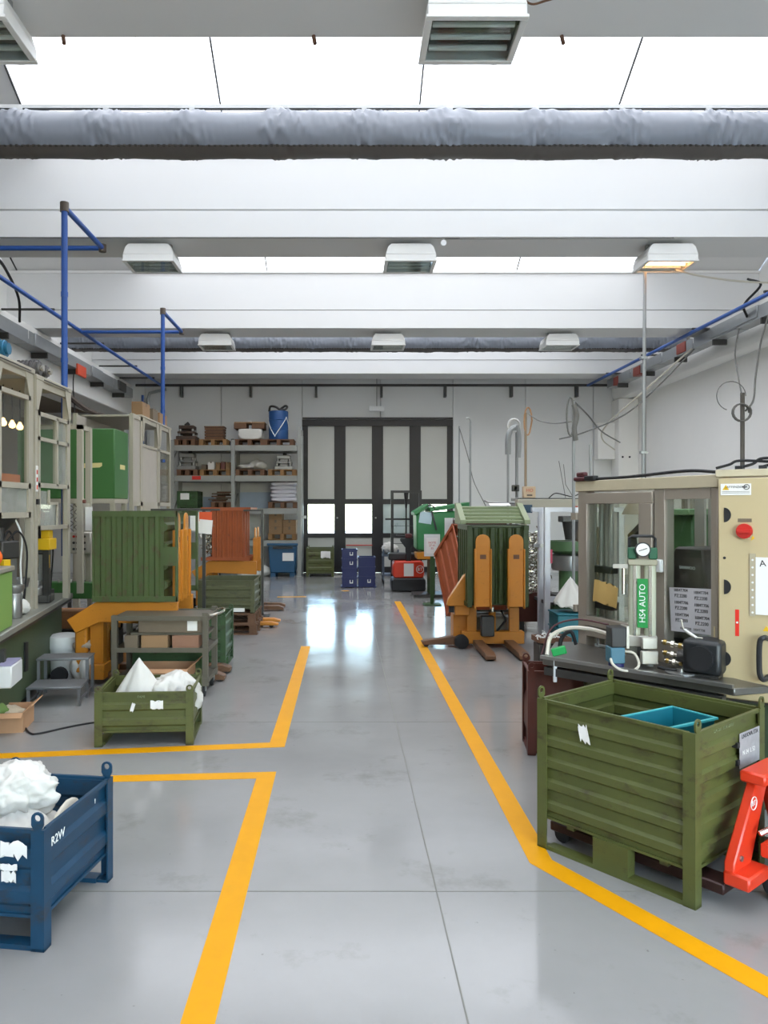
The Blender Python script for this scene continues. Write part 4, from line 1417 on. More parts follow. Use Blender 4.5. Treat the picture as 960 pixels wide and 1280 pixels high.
BROWNM = M('brown_machine', '#4d3d33', .6, .3, var=.3)
c = rp(216, 243, 0, 'pallet with dark brown machine at the left end of the top shelf', mat=WOODD)
die('dark brown machine part on the leftmost pallet of the top shelf', (c[0] + .0, c[1], c[2]), .5, .5, .46, BROWNM, 1, 3)
c = rp(247, 283, 0, 'amber wooden pallet with low brown crate on the top shelf')
t = thing('wooden_crate', 'low brown slatted crate on the second pallet of the top shelf', 'crate', c)
for i in range(4):
    MB().box(-.24, .24, -.2, .2, .02 + .075 * i, .075 + .075 * i).build('slat', WOODD, t)
MB().box(-.21, .21, -.18, .18, 0, .31).build('crate_core', BROWNM, t)
MB().box(-.25, .25, -.21, .21, .312, .345).build('crate_top', WOODD, t)
c = rp(292, 330, 0, 'pallet under the white wrapped load on the top shelf', mat=WOODD)
s = lump('wrapped_load', BAGW, None, (.74, .66, .30), 12, .05, 2, 4, lambda q: Vector((max(-.8, min(.8, q.x * 1.25)), max(-.8, min(.8, q.y * 1.25)), max(-1, min(.8, q.z * 1.3)))), loc=(c[0], c[1], c[2]))
tag(s, 'white wrapped load on the top shelf beside the blue drum', 'load')
t = thing('open_crate', 'brown crate upper part resting on the white wrapped load', 'crate', (c[0], c[1], c[2] + .275))
for i in (-.25, .2):
    MB().box(i - .16, i + .16, -.25, .25, .0, .14).build('crate_half', WOODD, t, bevel=.01)
MB().box(-.40, .37, -.26, .26, .14, .17).build('crate_top', CARD, t)
MB().cyl((0, 0, .17), (0, 0, .22), .05, n=10).build('cap', PAPER, t)
c = rp(328, 367, 0, 'pallet under the blue drum at the right end of the top shelf', mat=WOODD)
t = thing('blue_drum', 'blue drum bound in white straps with a dark hose on top', 'drum', (RX(346), c[1], c[2]))
MB().lathe([(.24, 0), (.25, .02), (.25, .24), (.258, .25), (.25, .26), (.25, .5), (.258, .51), (.25, .52), (.25, .72), (.24, .74), (.10, .745)], n=24).build('drum_body', M('drum_blue', '#234f86', .4, var=.15), t)
for k in range(5):
    a0 = k * 1.25
    pts = [(.256 * math.cos(a0 + i * .11 + PI), .256 * math.sin(a0 + i * .11 + PI), .08 + .5 * i / 12 if k % 2 else .58 - .5 * i / 12) for i in range(13)]
    MB().tube(pts, .011, 5).build('binding_strap', INKW, t)
MB().tube(smooth_path([(-.24, 0, .74), (-.2, -.05, .86), (-.06, -.12, .84), (.05, -.15, .77), (.17, -.15, .77), (.23, -.1, .84), (.17, 0, .88), (.05, .0, .80)]), .028, 8).build('hose', DSTEEL, t)
t = thing('grey_bits', 'small dark parts between the two pallets on the top shelf', 'machine part', (RX(287), RY + .5, SH[0]))
MB().box(-.06, .06, -.1, .1, 0, .12).cyl((0, 0, .12), (0, 0, .2), .04).build('part_body', DSTEEL, t, bevel=.01)
# second shelf
c = rp(219, 246, 1, 'pallet under the silver machine at the left of the second shelf', mat=WOODD)
die('silver machine block on the leftmost pallet of the second shelf', (c[0] - .05, c[1], c[2]), .48, .48, .52, STEEL, 2, 3)
c = rp(248, 287, 1, 'pallet with small cartons on the second shelf', mat=WOOD)
for i, (dx, w_, h_, mt) in enumerate(((-.30, .12, .13, CARDD), (-.12, .16, .20, PAPER), (.05, .10, .18, CARD), (.18, .10, .20, M('wine_box', '#6a3a38')), (.31, .11, .19, CARD))):
    t = thing('small_carton', ['small dull carton at the left of the second shelf row', 'small white carton in the second shelf row', 'small brown carton right of the white one on the second shelf', 'wine coloured carton in the second shelf row', 'brown carton at the right of the second shelf row'][i], 'carton', (c[0] + dx, c[1] - .1, c[2]), 0, 'small cartons on the second shelf')
    MB().box(-w_ / 2, w_ / 2, -.14, .14, 0, h_).build('carton_body', mt, t, bevel=.006)
    MB().box(-.015, .015, -.141, .141, h_ - .04, h_ + .001).build('tape', CARDD, t)
c = rp(293, 330, 1, 'pallet with flat white bundles on the second shelf', mat=WOODD)
s = lump('white_bundle', BAGW, None, (.5, .6, .15), 14, .14, 3, 3, drape(.3), loc=(c[0] - .12, c[1], c[2]))
tag(s, 'flat white bundle on the left of its pallet, second shelf', 'bundle')
s = lump('white_bundle', BAGW, None, (.42, .5, .27), 15, .2, 3, 3, drape(1.9), loc=(c[0] + .16, c[1], c[2]))
tag(s, 'taller crumpled white bundle on its pallet, second shelf', 'bundle')
c = rp(334, 370, 1, 'pallet under the silver machine at the right of the second shelf')
die('silver machine with round cap on the rightmost pallet of the second shelf', (c[0] + .02, c[1], c[2]), .46, .46, .46, STEEL, 5, 3)
# third shelf
t = pallet_bin('pallet_bin', 'dark green bin with white label on the third rack shelf', 'bin', ((RX(219) + RX(246)) / 2, RY + .5, SH[2]), 0, RX(246) - RX(219) - .03, .7, .42, GREEN2, foot=.03, ribs=2, ear=0, mid=False)
sheet('paper_label', PAPER, t, (-.06, -.358, .3), (0, -1, 0), (0, 0, 1), .22, .16)
c = rp(262, 288, 2, 'low pallet with scrap wood on the third shelf', mat=WOODD)
t = thing('scrap_timber', 'jumbled brown timber offcuts on the third shelf', 'timber', (c[0] - .02, c[1], c[2]))
r_ = random.Random(4)
for i in range(7):
    MB().cb((r_.uniform(-.12, .12), r_.uniform(-.15, .15), .03 + .036 * i), (r_.uniform(.3, .5), .09, .034), (0, 0, r_.uniform(-.5, .5))).build('offcut', [WOODD, BROWNM, CARDD][i % 3], t)
c = rp(334, 371, 2, 'pallet under the stacked white sacks on the third shelf', mat=WOODD)
for i in range(5):
    s = lump('flat_sack', M('lilac_sack', '#d3d2dc', .5, var=.06, bump=.1), None, (.74, .62, .13), 20 + i, .05, 2, 3, lambda q: Vector((max(-.85, min(.85, q.x * 1.2)), max(-.85, min(.85, q.y * 1.2)), q.z)), loc=(c[0] + .01 * (-1) ** i, c[1], c[2] + .098 * i))
    tag(s, ['lowest sack of the white stack on the third shelf', 'second sack of the white stack on the third shelf', 'middle sack of the white stack on the third shelf', 'fourth sack up of the white stack on the third shelf', 'topmost sack of the white stack on the third shelf'][i], 'sack', 'flat white sacks stacked on the third shelf')
for i in range(1):
    t = thing('pale_board', 'pale blue board standing at the back of the third shelf', 'board', (RX(315), RY + .85, SH[2]))
    MB().box(-.42, .40, 0, .03, 0, .42).build('board_sheet', M('pale_blue_board', '#a9b8cc', .7), t)
t = thing('pale_board', 'short pale blue board between bin and timber on the third shelf', 'board', (RX(253), RY + .85, SH[2]))
MB().box(-.14, .14, 0, .03, 0, .30).build('board_sheet', M('pale_blue_board', '#a9b8cc', .7), t)
# fourth shelf: cartons
c = rp(334, 370, 3, 'pallet under the brown cartons on the lowest rack shelf', mat=WOOD)
k = 0
for i in range(2):
    for j in range(3 if i == 0 else 2):
        t = thing('brown_carton', [['bottom left carton on the lowest rack shelf', 'middle left carton on the lowest rack shelf', 'top left carton on the lowest rack shelf'], ['bottom right carton on the lowest rack shelf', 'upper right carton on the lowest rack shelf']][i][j], 'carton', (c[0] - .17 + .35 * i, c[1], c[2] + .172 * j), 0, 'brown cartons on the lowest rack shelf')
        MB().box(-.168, .168, -.3, .3, 0, .17).build('carton_body', CARD, t, bevel=.005)
        MB().box(-.025, .025, -.3015, .3015, .10, .1715).build('tape', CARDD, t)
# blue container and sacks under the rack
t = thing('blue_container', 'blue plastic container with white label on the floor under the rack', 'container', (RX(353), RY + .30, 0))
w0 = (RX(371) - RX(335)) / 2
B = M('teal_blue_plastic', '#1c4f74', .45, var=.08)
MB().prism([(-w0 + .05, .10), (w0 - .05, .10), (w0, .78), (-w0, .78)], 'y', -.27, .5).build('container_body', B, t, bevel=.02)
MB().box(-w0 - .03, w0 + .03, -.31, .54, .78, .84).build('container_rim', B, t, bevel=.012)
MB().box(-w0 + .12, w0 - .1, -.325, -.30, .70, .76).build('grip_recess', BLACKP, t)
for sx in (-1, 1):
    for sy in (-.2, .42):
        MB().box(sx * (w0 - .12) - .06, sx * (w0 - .12) + .06, sy - .05, sy + .05, 0, .10).build('foot', B, t)
sheet('paper_label', PAPER, t, (.14, -.278, .5), (0, -1, .06), (0, .06, 1), .28, .2)
for i, (px, w_, h_) in enumerate(((312, .55, .22), (324, .5, .30))):
    s = lump('white_sack', BAGW, None, (w_, .6, h_), 30 + i, .12, 2.4, 3, drape(i), loc=(RX(px), RY - .35 + .5 * i, .0))
    tag(s, ['low white sack lying on the floor before the rack', 'white sack on the floor beside the blue container'][i], 'sack', 'white sacks on the floor by the rack')
t = thing('grey_pipe', 'bright grey vertical pipe beside the rack and the gate', 'pipe', (PX(377, 20.1), 20.1, 0))
MB().tube([(0, 0, 0), (0, 0, 3.6)], .05, 10).build('pipe_run', GALV, t)
MB().box(-.03, .12, -.06, .0, 1.45, 1.52).build('handle', STEEL, t)


# ================================================================== LEFT MIDDLE: TROLLEY, STOOL, BINS, BAGS
t = thing('shelf_trolley', 'grey brown shelf trolley loaded with cartons behind the low green bin', 'trolley', (-1.66, 7.165, 0))
TR = M('trolley_paint', '#625d50', .5, .2, var=.15)
for sx in (-.42, .40):
    for sy in (-.22, .26):
        up = MB().box(sx - .025, sx + .025, sy - .025, sy + .025, .10, .735 if sx < 0 else .76).build('upright', TR, t)
for z in (.16, .435, .72):
    m = MB()
    m.box(-.44, .42, -.24, .28, z - .015, z)
    m.box(-.445, .425, -.25, -.24, z - .03, z + .012).box(-.445, .425, .28, .29, z - .03, z + .012).box(.42, .43, -.24, .28, z - .03, z + .012)
    m.build('shelf', TR, t)
MB().tube(smooth_path([(.41, -.2, .73), (.50, -.18, .745), (.53, 0, .75), (.50, .2, .745), (.41, .24, .73)]), .012, 8).build('push_handle', CHROME, t)
for sx in (-.38, .38):
    for sy in (-.20, .24):
        w_ = MB().cyl((sx - .015, sy, .05), (sx + .015, sy, .05), .05, n=14).build('castor', RUBBER, t)
        MB().box(sx - .025, sx + .025, sy - .02, sy + .02, .05, .135).build('castor_fork', STEEL, w_)


def carton(label, x, y, z, w_, d, h, mat=CARD, rz=0, open_=False, group=None, lab=None):
    t = thing('carton', label, 'carton', (x, y, z), rz, group)
    m = MB()
    if open_:
        q = .006
        m.box(-w_ / 2, w_ / 2, -d / 2, d / 2, 0, q).box(-w_ / 2, w_ / 2, -d / 2, -d / 2 + q, q, h).box(-w_ / 2, w_ / 2, d / 2 - q, d / 2, q, h)
        m.box(-w_ / 2, -w_ / 2 + q, -d / 2 + q, d / 2 - q, q, h).box(w_ / 2 - q, w_ / 2, -d / 2 + q, d / 2 - q, q, h)
        m.build('carton_body', mat, t)
        MB().prism([(w_ / 2 - q, h), (w_ / 2, h), (w_ / 2 + .07, h + .05), (w_ / 2 + .064, h + .054)], 'y', -d / 2, d / 2).build('flap', mat, t)
        MB().prism([(-d / 2, h), (-d / 2 + q, h), (-d / 2 - .05, h - .03), (-d / 2 - .056, h - .026)], 'x', -w_ / 2, w_ / 2).build('flap', mat, t)
    else:
        m.box(-w_ / 2, w_ / 2, -d / 2, d / 2, 0, h).build('carton_body', mat, t, bevel=.005)
        MB().box(-w_ / 2 - .001, w_ / 2 + .001, -.02, .02, h - .05, h + .0015).build('tape', CARDD, t)
    if lab:
        sheet('white_label', PAPER, t, (lab, -d / 2 - .002, h * .55), (0, -1, 0), (0, 0, 1), h * .75, h * .8)
    return t


carton('long dull carton with white label on the trolley middle shelf', -1.57, 7.07, .578, .60, .24, .12, CARDD, lab=.19)
t = thing('tray_board', 'thin board laid over the cartons on the trolley', 'board', (-1.58, 7.12, .557))
MB().box(-.36, .34, -.16, .2, 0, .02).build('board_sheet', TR, t)
carton('small carton at the left of the trolley middle shelf', -1.93, 7.08, .437, .12, .3, .118, CARDD)
carton('middle brown carton on the trolley middle shelf', -1.72, 7.08, .437, .24, .3, .118, CARD)
carton('right reddish carton on the trolley middle shelf', -1.44, 7.08, .437, .24, .3, .118, M('reddish_carton', '#8f6a55', .85))
carton('open shallow carton on the trolley bottom shelf', -1.66, 7.07, .162, .50, .36, .10, M('bright_carton', '#c79a73', .85), open_=True)
t = thing('parts_box', 'dark green parts box behind the open carton on the trolley', 'box', (-1.66, 7.345, .162))
MB().box(-.36, .34, -.06, .08, 0, .22).build('box_body', GREEN2, t, bevel=.006)

t = thing('step_stool', 'grey two step metal stool on the floor by the green machine base', 'stool', (-2.52, 6.88, 0), math.radians(6))
SG = M('stool_grey', '#77797a', .5, .3, var=.1)
for z, y0, y1 in ((.36, .0, .26), (.17, -.30, .03)):
    MB().box(-.24, .22, y0, y1, z - .02, z).build('tread', SG, t, bevel=.006)
for sx in (-.22, .20):
    for y, z in ((.24, .34), (.02, .34), (-.28, .15)):
        MB().box(sx - .012, sx + .012, y - .012, y + .012, 0, z).build('leg', SG, t)
    MB().bar((sx, -.28, .05), (sx, .24, .05), .014).build('side_rail', SG, t)

t = thing('white_bin', 'white plastic bin with lid beside the white sack on the left', 'bin', (PX(80, 7.75), 7.75, 0))
MB().lathe([(.115, 0), (.13, .02), (.155, .30), (.15, .30)], n=20).build('bin_body', WPLAS, t)
MB().lathe([(.165, .302), (.168, .33), (.16, .42), (.10, .44)], n=20).build('bin_lid', WPLAS, t)
s = lump('white_sack', BAGW, None, (.26, .26, .34), 41, .1, 2, 4, drape(.9), loc=(PX(108, 7.6), 7.55, 0))
tag(s, 'full white sack standing on the floor beside the white bin', 'sack')
s = lump('grey_cloth', M('cloth_beige', '#a89a88', .9), None, (.24, .22, .11), 43, .16, 2.5, 3, drape(2), loc=(PX(110, 7.6), 7.55, .315))
tag(s, 'crumpled beige cloth lying on the standing white sack', 'cloth')
s = lump('dark_sack', M('dark_blue_sack', '#1b2a52', .45, var=.2), None, (.34, .28, .34), 44, .16, 2, 4, drape(1), loc=(-2.58, 8.05, .36))
tag(s, 'dark blue bag hanging under the amber arm on the left', 'sack')
carton('tan carton perched on the dark ledge beyond the green bench end', -3.13, 8.75, .36, .36, .34, .19, M('tan_carton', '#a5714a', .85))
t = thing('work_ledge', 'dark ledge carrying the tan carton and the blue bag at the bench end', 'ledge', (-2.85, 8.5, 0))
MB().box(-.48, .45, .02, .46, .33, .358).box(-.02, .45, -.62, .02, .33, .358).build('ledge_top', DSTEEL, t)
for x, y in ((-.44, .4), (.41, .4), (.41, -.58), (.03, -.58)):
    MB().box(x - .02, x + .02, y - .02, y + .02, 0, .33).build('leg', DSTEEL, t)
t = thing('gas_cylinder', 'short steel bottle standing behind the left lifter column', 'cylinder', (PX(193, 8.3), 8.35, 0))
MB().lathe([(.075, 0), (.08, .02), (.08, .36), (.05, .45), (.03, .47), (.03, .52)], n=18).build('bottle', STEEL, t)
wire('floor_cable', 'thin black cable snaking across the floor to the low green bin', [(-2.58, 6.02, .008), (-2.50, 5.98, .008), (-2.38, 5.80, .008), (-2.30, 5.79, .008), (-2.12, 5.98, .008), (-1.95, 6.10, .008), (-1.72, 6.13, .008), (-1.45, 6.2, .008)], .0075, RUBBER)
# little carton with rags, far left on the floor
carton('open brown carton on the floor at the left edge', -2.62, 5.98, 0, .30, .34, .15, M('bright_carton', '#a9825c'), rz=.15, open_=True)
s = lump('rags', M('rag_mix', '#b7a890', .9, var=.4, scale=14), None, (.26, .28, .16), 46, .25, 3, 3, drape(.2), loc=(-2.62, 5.98, .007))
tag(s, 'crumpled rags filling the open carton at the left edge', 'rags')
s = lump('green_cloth', M('green_rag', '#6f8a4a', .9), None, (.12, .16, .10), 47, .2, 3, 3, drape(.8), loc=(-2.655, 5.9, .10))
tag(s, 'small green cloth on top of the rags at the left edge', 'cloth')

# ================================================================== FEEDERS AND MACHINE INNARDS
def bowl_feeder(label, loc, s=1., mat=GREENM, name='bowl_feeder'):
    """vibrating bowl: foot, drive drum, ribbed bowl with a spiral lip, chute"""
    t = thing(name, label, 'feeder', loc)
    MB().box(-.16 * s, .16 * s, -.16 * s, .16 * s, 0, .05 * s).build('foot_plate', DSTEEL, t, bevel=.006)
    MB().cyl((0, 0, .05 * s), (0, 0, .28 * s), .09 * s, n=18).build('drive_column', mat, t)
    MB().lathe([(.15 * s, .28 * s), (.16 * s, .30 * s), (.16 * s, .42 * s), (.13 * s, .44 * s)], n=22).build('drive_drum', STEEL, t)
    MB().lathe([(.14 * s, .44 * s), (.20 * s, .47 * s), (.20 * s, .56 * s), (.185 * s, .56 * s), (.18 * s, .48 * s)], n=24).build('bowl', mat, t)
    MB().tube([((.165 - .03 * i / 30) * s * math.cos(i * .35), (.165 - .03 * i / 30) * s * math.sin(i * .35), (.55 - .05 * i / 30) * s) for i in range(30)], .012 * s, 5).build('spiral_track', STEEL, t)
    MB().box(-.34 * s, -.15 * s, -.03 * s, .03 * s, .50 * s, .53 * s).build('chute', STEEL, t)
    MB().cyl((.02 * s, 0, .57 * s), (.02 * s, 0, .74 * s), .05 * s, .08 * s, n=14).build('hopper_neck', DSTEEL, t)
    MB().box(-.08 * s, .12 * s, -.08 * s, .08 * s, .74 * s, .80 * s).build('hopper_head', DSTEEL, t, bevel=.01)
    return t


def press_unit(label, loc, s=1., rz=0, accent=YELS):
    """small assembly station: base, column, head with tool, valve block, hoses"""
    t = thing('press_unit', label, 'machine', loc, rz)
    MB().box(-.15 * s, .15 * s, -.13 * s, .13 * s, 0, .08 * s).build('base_block', DSTEEL, t, bevel=.008)
    MB().box(-.03 * s, .07 * s, .02 * s, .12 * s, .08 * s, .62 * s).build('column', STEEL, t, bevel=.006)
    MB().box(-.08 * s, .10 * s, -.10 * s, .12 * s, .50 * s, .66 * s).build('press_head', DSTEEL, t, bevel=.012)
    MB().cyl((0, -.05 * s, .30 * s), (0, -.05 * s, .50 * s), .022 * s, n=10).build('tool_ram', CHROME, t)
    MB().lathe([(.09 * s, 0), (.10 * s, .02 * s), (.10 * s, .08 * s), (.06 * s, .10 * s), (.06 * s, .14 * s)], (0, -.04 * s, .08 * s), 18).build('turntable', STEEL, t)
    MB().box(.075 * s, .14 * s, -.12 * s, -.04 * s, .36 * s, .50 * s).build('valve_block', accent, t, bevel=.004)
    MB().cyl((-.02 * s, .0, .66 * s), (-.02 * s, .0, .78 * s), .045 * s, n=12).build('cylinder_cap', DSTEEL, t)
    for k, dx in enumerate((-.06, .0, .05)):
        MB().tube(smooth_path([(dx * s, .02, .66 * s), (dx * s * 2, .10, .74 * s), (dx * s * 2.5, .18 * s, .55 * s), (dx * s * 2, .17 * s, .1 * s)]), .009 * s, 6).build('hose', RUBBER, t)
    return t


def post(m, x, y, z0, z1, a=.05):
    m.box(x - a / 2, x + a / 2, y - a / 2, y + a / 2, z0, z1)
    return m


# ================================================================== LEFT MACHINE ROW
BX = [(-2.42, 5.0), (-2.99, 8.45), (-3.75, 8.45), (-3.75, 5.0)]
t = thing('work_bench', 'long green machine base with grey bench top along the left side', 'bench', (-3.2, 6.7, 0))
o3 = (-3.2, 6.7, 0)
MB(o3).prism([(-2.50, 5.0), (-3.02, 8.2), (-3.7, 8.2), (-3.7, 5.0)], 'z', .06, .70).build('base_cabinet', M('dull_machine_green', '#46543a', .55, var=.12), t, bevel=.01)
MB(o3).prism(BX, 'z', .72, .775).build('bench_top', M('bench_grey', '#8a8a80', .45, .2, var=.1), t, bevel=.008)
MB(o3).prism([(-2.6, 5.1), (-3.1, 8.1), (-3.65, 8.1), (-3.65, 5.1)], 'z', 0, .06).build('plinth', BLACKP, t)
MB(o3).prism([(-2.44, 5.05), (-2.96, 8.3), (-2.99, 8.3), (-2.47, 5.05)], 'z', .70, .72).build('edge_shadow_rail', DSTEEL, t)
for y in (5.55, 6.6):
    x = -2.50 - .52 * (y - 5.0) / 3.2
    MB(o3).box(x - .005, x + .02, y, y + .05, .30, .55).build('base_handle', BLACKP, t)
t = thing('hanging_box', 'white plastic box hung on the front of the green machine base', 'box', (-2.50, 5.70, .40), math.radians(9.5))
MB().box(-.045, .065, -.16, .16, 0, .16).build('box_body', WPLAS, t, bevel=.01)
MB().box(-.05, -.02, -.03, .03, .16, .26).build('hook', DSTEEL, t)
MB().box(-.04, .06, -.155, .155, .161, .166).build('contents', M('lilac_film', '#9a97b4', .4), t)

# guarded frame A, nearest
fa = thing('guard_frame', 'cream machine guard frame with clear windows at the left edge', 'machine guard', (-3.2, 6.3, .775))
oA = (-3.2, 6.3, .775)
AX = -2.86
for y in (5.35, 6.27, 7.02):
    MB(oA).box(AX - .055, AX, y - .03, y + .03, .775, 2.93).build('post', CREAM, fa)
    MB(oA).box(-3.68, -3.63, y - .03, y + .03, .775, 2.93).build('post', CREAM, fa)
MB(oA).box(-3.7, AX + .02, 5.3, 7.05, 2.93, 2.98).build('roof_panel', CREAM, fa, bevel=.006)
MB(oA).box(AX - .04, AX, 6.30, 6.99, 2.88, 2.93).box(AX - .04, AX, 5.38, 6.24, 2.88, 2.93).build('top_rail', CREAM, fa)
MB(oA).box(AX + .0, AX + .026, 6.1, 6.95, 2.945, 2.953).build('roof_edge_slot', BLACKP, fa)
for y, s in ((6.27, 1), (7.02, -1), (6.27, -1)):
    MB(oA).prism([(y, 2.96), (y + s * .15, 2.96), (y + s * .15, 2.92), (y + s * .045, 2.66), (y, 2.66)], 'x', AX + .0, AX + .008).build('gusset_plate', CREAM, fa)
# window sash with panes
wa = MB(oA)
for y0, y1 in ((5.42, 6.2), (6.33, 6.97)):
    for z0, z1 in ((1.62, 1.67), (1.88, 1.93), (2.68, 2.72)):
        wa.box(AX - .03, AX + .012, y0, y1, z0, z1)
    wa.box(AX - .03, AX + .012, y0, y0 + .045, 1.62, 2.72).box(AX - .03, AX + .012, y1 - .045, y1, 1.62, 2.72)
wa.build('window_sash', CREAM, fa)
for y0, y1 in ((5.465, 6.155), (6.375, 6.925)):
    MB(oA).box(AX - .012, AX - .008, y0, y1, 1.93, 2.68).build('clear_pane', DUSTY, fa)
    MB(oA).box(AX - .012, AX - .008, y0, y1, 1.67, 1.88).build('hazy_pane', MILKY, fa, 'hazy lower pane')
MB(oA).box(-3.70, -3.685, 5.35, 7.02, .80, 2.9).build('rear_panel', M('olive_rear_panel', '#a3a878', .6, var=.05), fa)
for y in (6.45, 6.72):
    MB(oA).box(-3.3, -3.26, y - .02, y + .02, 1.64, 2.62).build('inner_upright', CREAM, fa)
MB(oA).box(-3.34, -3.0, 6.3, 6.44, 2.42, 2.68).build('inner_box', WPLAS, fa)
t = thing('orange_tray', 'orange tray lying behind the clear window of the left guard frame', 'tray', (-3.02, 6.62, 1.932))
MB().box(-.12, .12, -.24, .24, 0, .012).box(-.12, -.105, -.24, .24, .012, .07).box(.105, .12, -.24, .24, .012, .07).box(-.105, .105, -.24, -.225, .012, .07).box(-.105, .105, .225, .24, .012, .07).build('tray_body', M('orange_plastic', '#d9772c', .5), t)
fa2 = MB(oA).box(-3.2, -2.87, 6.35, 6.98, 1.895, 1.93).build('inner_shelf', CREAM, fa)
# things on its roof
GB = M('gear_blue', '#2e6f8f', .4, .3, var=.15)
GG = M('motor_grey', '#6f6d6c', .45, .6, var=.25)
for lab, y, m_, s in (('dark grey motor on the left guard frame roof, at the photo edge', 6.28, GG, 1.05), ('blue gear motor on the left guard frame roof', 6.58, GB, 1.0)):
    t = thing('gear_motor', lab, 'motor', (-3.0, y, 2.981))
    MB().cyl((.10, 0, .09), (-.14, 0, .09), .075 * s, n=20).build('motor_drum', m_, t, bevel=.006)
    MB().cyl((.125, 0, .09), (.10, 0, .09), .05 * s, n=16).build('end_cap', m_, t)
    MB().box(-.1, .06, -.05, .05, 0, .03).build('motor_foot', m_, t)
    MB().box(-.06, .03, -.03, .05, .155, .19).build('terminal_box', m_, t, bevel=.005)
# under-window machinery of A
bowl_feeder('dull bowl feeder under the window of the left guard frame', (-3.18, 6.50, .776), 1.0, DSTEEL)
press_unit('black press station with yellow valve under the left guard frame', (-2.98, 6.66, .776), .98, -.3)
press_unit('second black press station deeper in the left guard frame', (-3.30, 6.95, .776), 1.0, .4, DSTEEL)
t = thing('steel_bowl', 'small steel bowl on a post between the left guard posts and the black press', 'bowl', (-2.95, 6.92, .776))
MB().cyl((0, 0, 0), (0, 0, .20), .03, n=10).build('bowl_post', DSTEEL, t)
MB().lathe([(.03, .20), (.09, .22), (.11, .30), (.10, .30), (.085, .235)], n=20).build('bowl_shell', STEEL, t)
t = thing('tool_block', 'dark tool block with pegs on the bench below the second guard frame', 'tool block', (-3.12, 7.86, .776))
MB().box(-.12, .12, -.08, .08, 0, .10).build('block_body', DSTEEL, t, bevel=.006)
for k in range(4):
    MB().cyl((-.09 + .06 * k, 0, .10), (-.09 + .06 * k, 0, .22 + .03 * (k % 2)), .012, n=8).build('peg', CHROME, t)
t = thing('hood', 'dark round funnel hood hanging below the left guard window', 'hood', (-3.12, 6.72, 1.46))
MB().lathe([(.10, 0), (.22, .12), (.24, .16), (.20, .16)], n=20).build('funnel', DSTEEL, t)
MB().box(-.02, .02, -.02, .02, .16, .47).build('hanger', DSTEEL, t)
t = thing('control_cabinet', 'pale green cabinet standing on the bench at the left edge', 'cabinet', (-2.74, 5.93, .776), math.radians(9))
MB().box(-.16, .14, -.5, .10, 0, .44).build('cabinet_body', LIME, t, bevel=.012)
MB().box(-.175, .155, -.51, .115, .44, .475).build('cabinet_lid', M('grey_lid', '#8f8a7c', .5), t, bevel=.006)
s = lump('orange_bucket', M('bright_orange_plastic', '#ee6a22', .45), None, (.15, .18, .16), 50, .08, 2, 3, drape(.5), loc=(-2.70, 5.86, 1.252))
tag(s, 'bright orange bucket lying on the pale green cabinet', 'bucket')
t = thing('white_jar', 'crumpled white wrapper beside the posts on the bench', 'wrapper', (0, 0, 0))
bpy.data.objects.remove(t)
s = lump('white_wrapper', BAGW, None, (.14, .14, .13), 51, .25, 3, 3, drape(1.1), loc=(-2.83, 6.72, .776))
tag(s, 'crumpled white wrapper on the bench before the left posts', 'wrapper')
t = thing('round_can', 'grey cylindrical can on the bench left of the white wrapper', 'can', (-2.80, 6.5, .776))
MB().lathe([(.06, 0), (.065, .01), (.065, .2), (.058, .21), (.085, .25), (.085, .28)], n=18).build('can_body', STEEL, t)
wire('white_hose', 'thin white hose hanging beside the black press station', [(-2.9, 6.75, 1.62), (-2.86, 6.80, 1.45), (-2.88, 6.82, 1.2), (-2.86, 6.8, .95), (-2.9, 6.85, .80)], .008, INKW)

# guarded frame B
fb = thing('guard_frame', 'cream guard frame with stepped panel, second from the left edge', 'machine guard', (-3.2, 7.5, .775))
oB = (-3.2, 7.5, .775)
for y in (7.115, 7.96):
    MB(oB).box(AX - .055, AX + .005, y - .03, y + .03, .775, 2.90).build('post', CREAM, fb)
    MB(oB).box(-3.68, -3.63, y - .03, y + .03, .775, 2.90).build('post', CREAM, fb)
MB(oB).box(-3.7, AX + .02, 7.085, 7.99, 2.90, 2.945).build('roof_panel', CREAM, fb, bevel=.006)
MB(oB).box(AX - .04, AX, 7.15, 7.93, 2.84, 2.90).build('top_rail', CREAM, fb)
MB(oB).box(AX + .0, AX + .026, 7.25, 7.88, 2.912, 2.92).build('roof_edge_slot', BLACKP, fb)
for y, s in ((7.09, 1), (7.985, -1)):
    MB(oB).prism([(y, 2.93), (y + s * .16, 2.93), (y + s * .16, 2.88), (y + s * .05, 2.62), (y, 2.62)], 'x', AX + .006, AX + .014).build('gusset_plate', CREAM, fb)
m = MB(oB)
for z0, z1 in ((1.90, 1.945), (2.34, 2.375), (2.57, 2.61), (1.50, 1.54)):
    m.box(AX - .03, AX + .012, 7.15, 7.93, z0, z1)
m.box(AX - .03, AX + .012, 7.15, 7.19, 1.50, 2.61).box(AX - .03, AX + .012, 7.60, 7.64, 1.92, 2.6).box(AX - .03, AX + .012, 7.89, 7.93, 1.50, 2.61)
m.build('window_sash', CREAM, fb)
MB(oB).box(AX - .012, AX - .008, 7.19, 7.6, 1.945, 2.57).build('clear_pane', CLEAR, fb)
MB(oB).box(AX - .012, AX - .008, 7.64, 7.89, 1.945, 2.57).build('hazy_pane', MILKY, fb, 'hazy right pane')
MB(oB).prism([(7.19, 1.54), (7.62, 1.54), (7.62, 1.74), (7.40, 1.74), (7.40, 1.87), (7.19, 1.87)], 'x', AX - .012, AX - .006).build('stepped_pane', MILKY, fb)
MB(oB).box(AX + .0, AX + .016, 7.40, 7.63, 1.74, 1.765).box(AX + .0, AX + .016, 7.605, 7.63, 1.54, 1.74).box(AX + .0, AX + .016, 7.39, 7.415, 1.765, 1.88).build('step_edging', CREAM, fb)
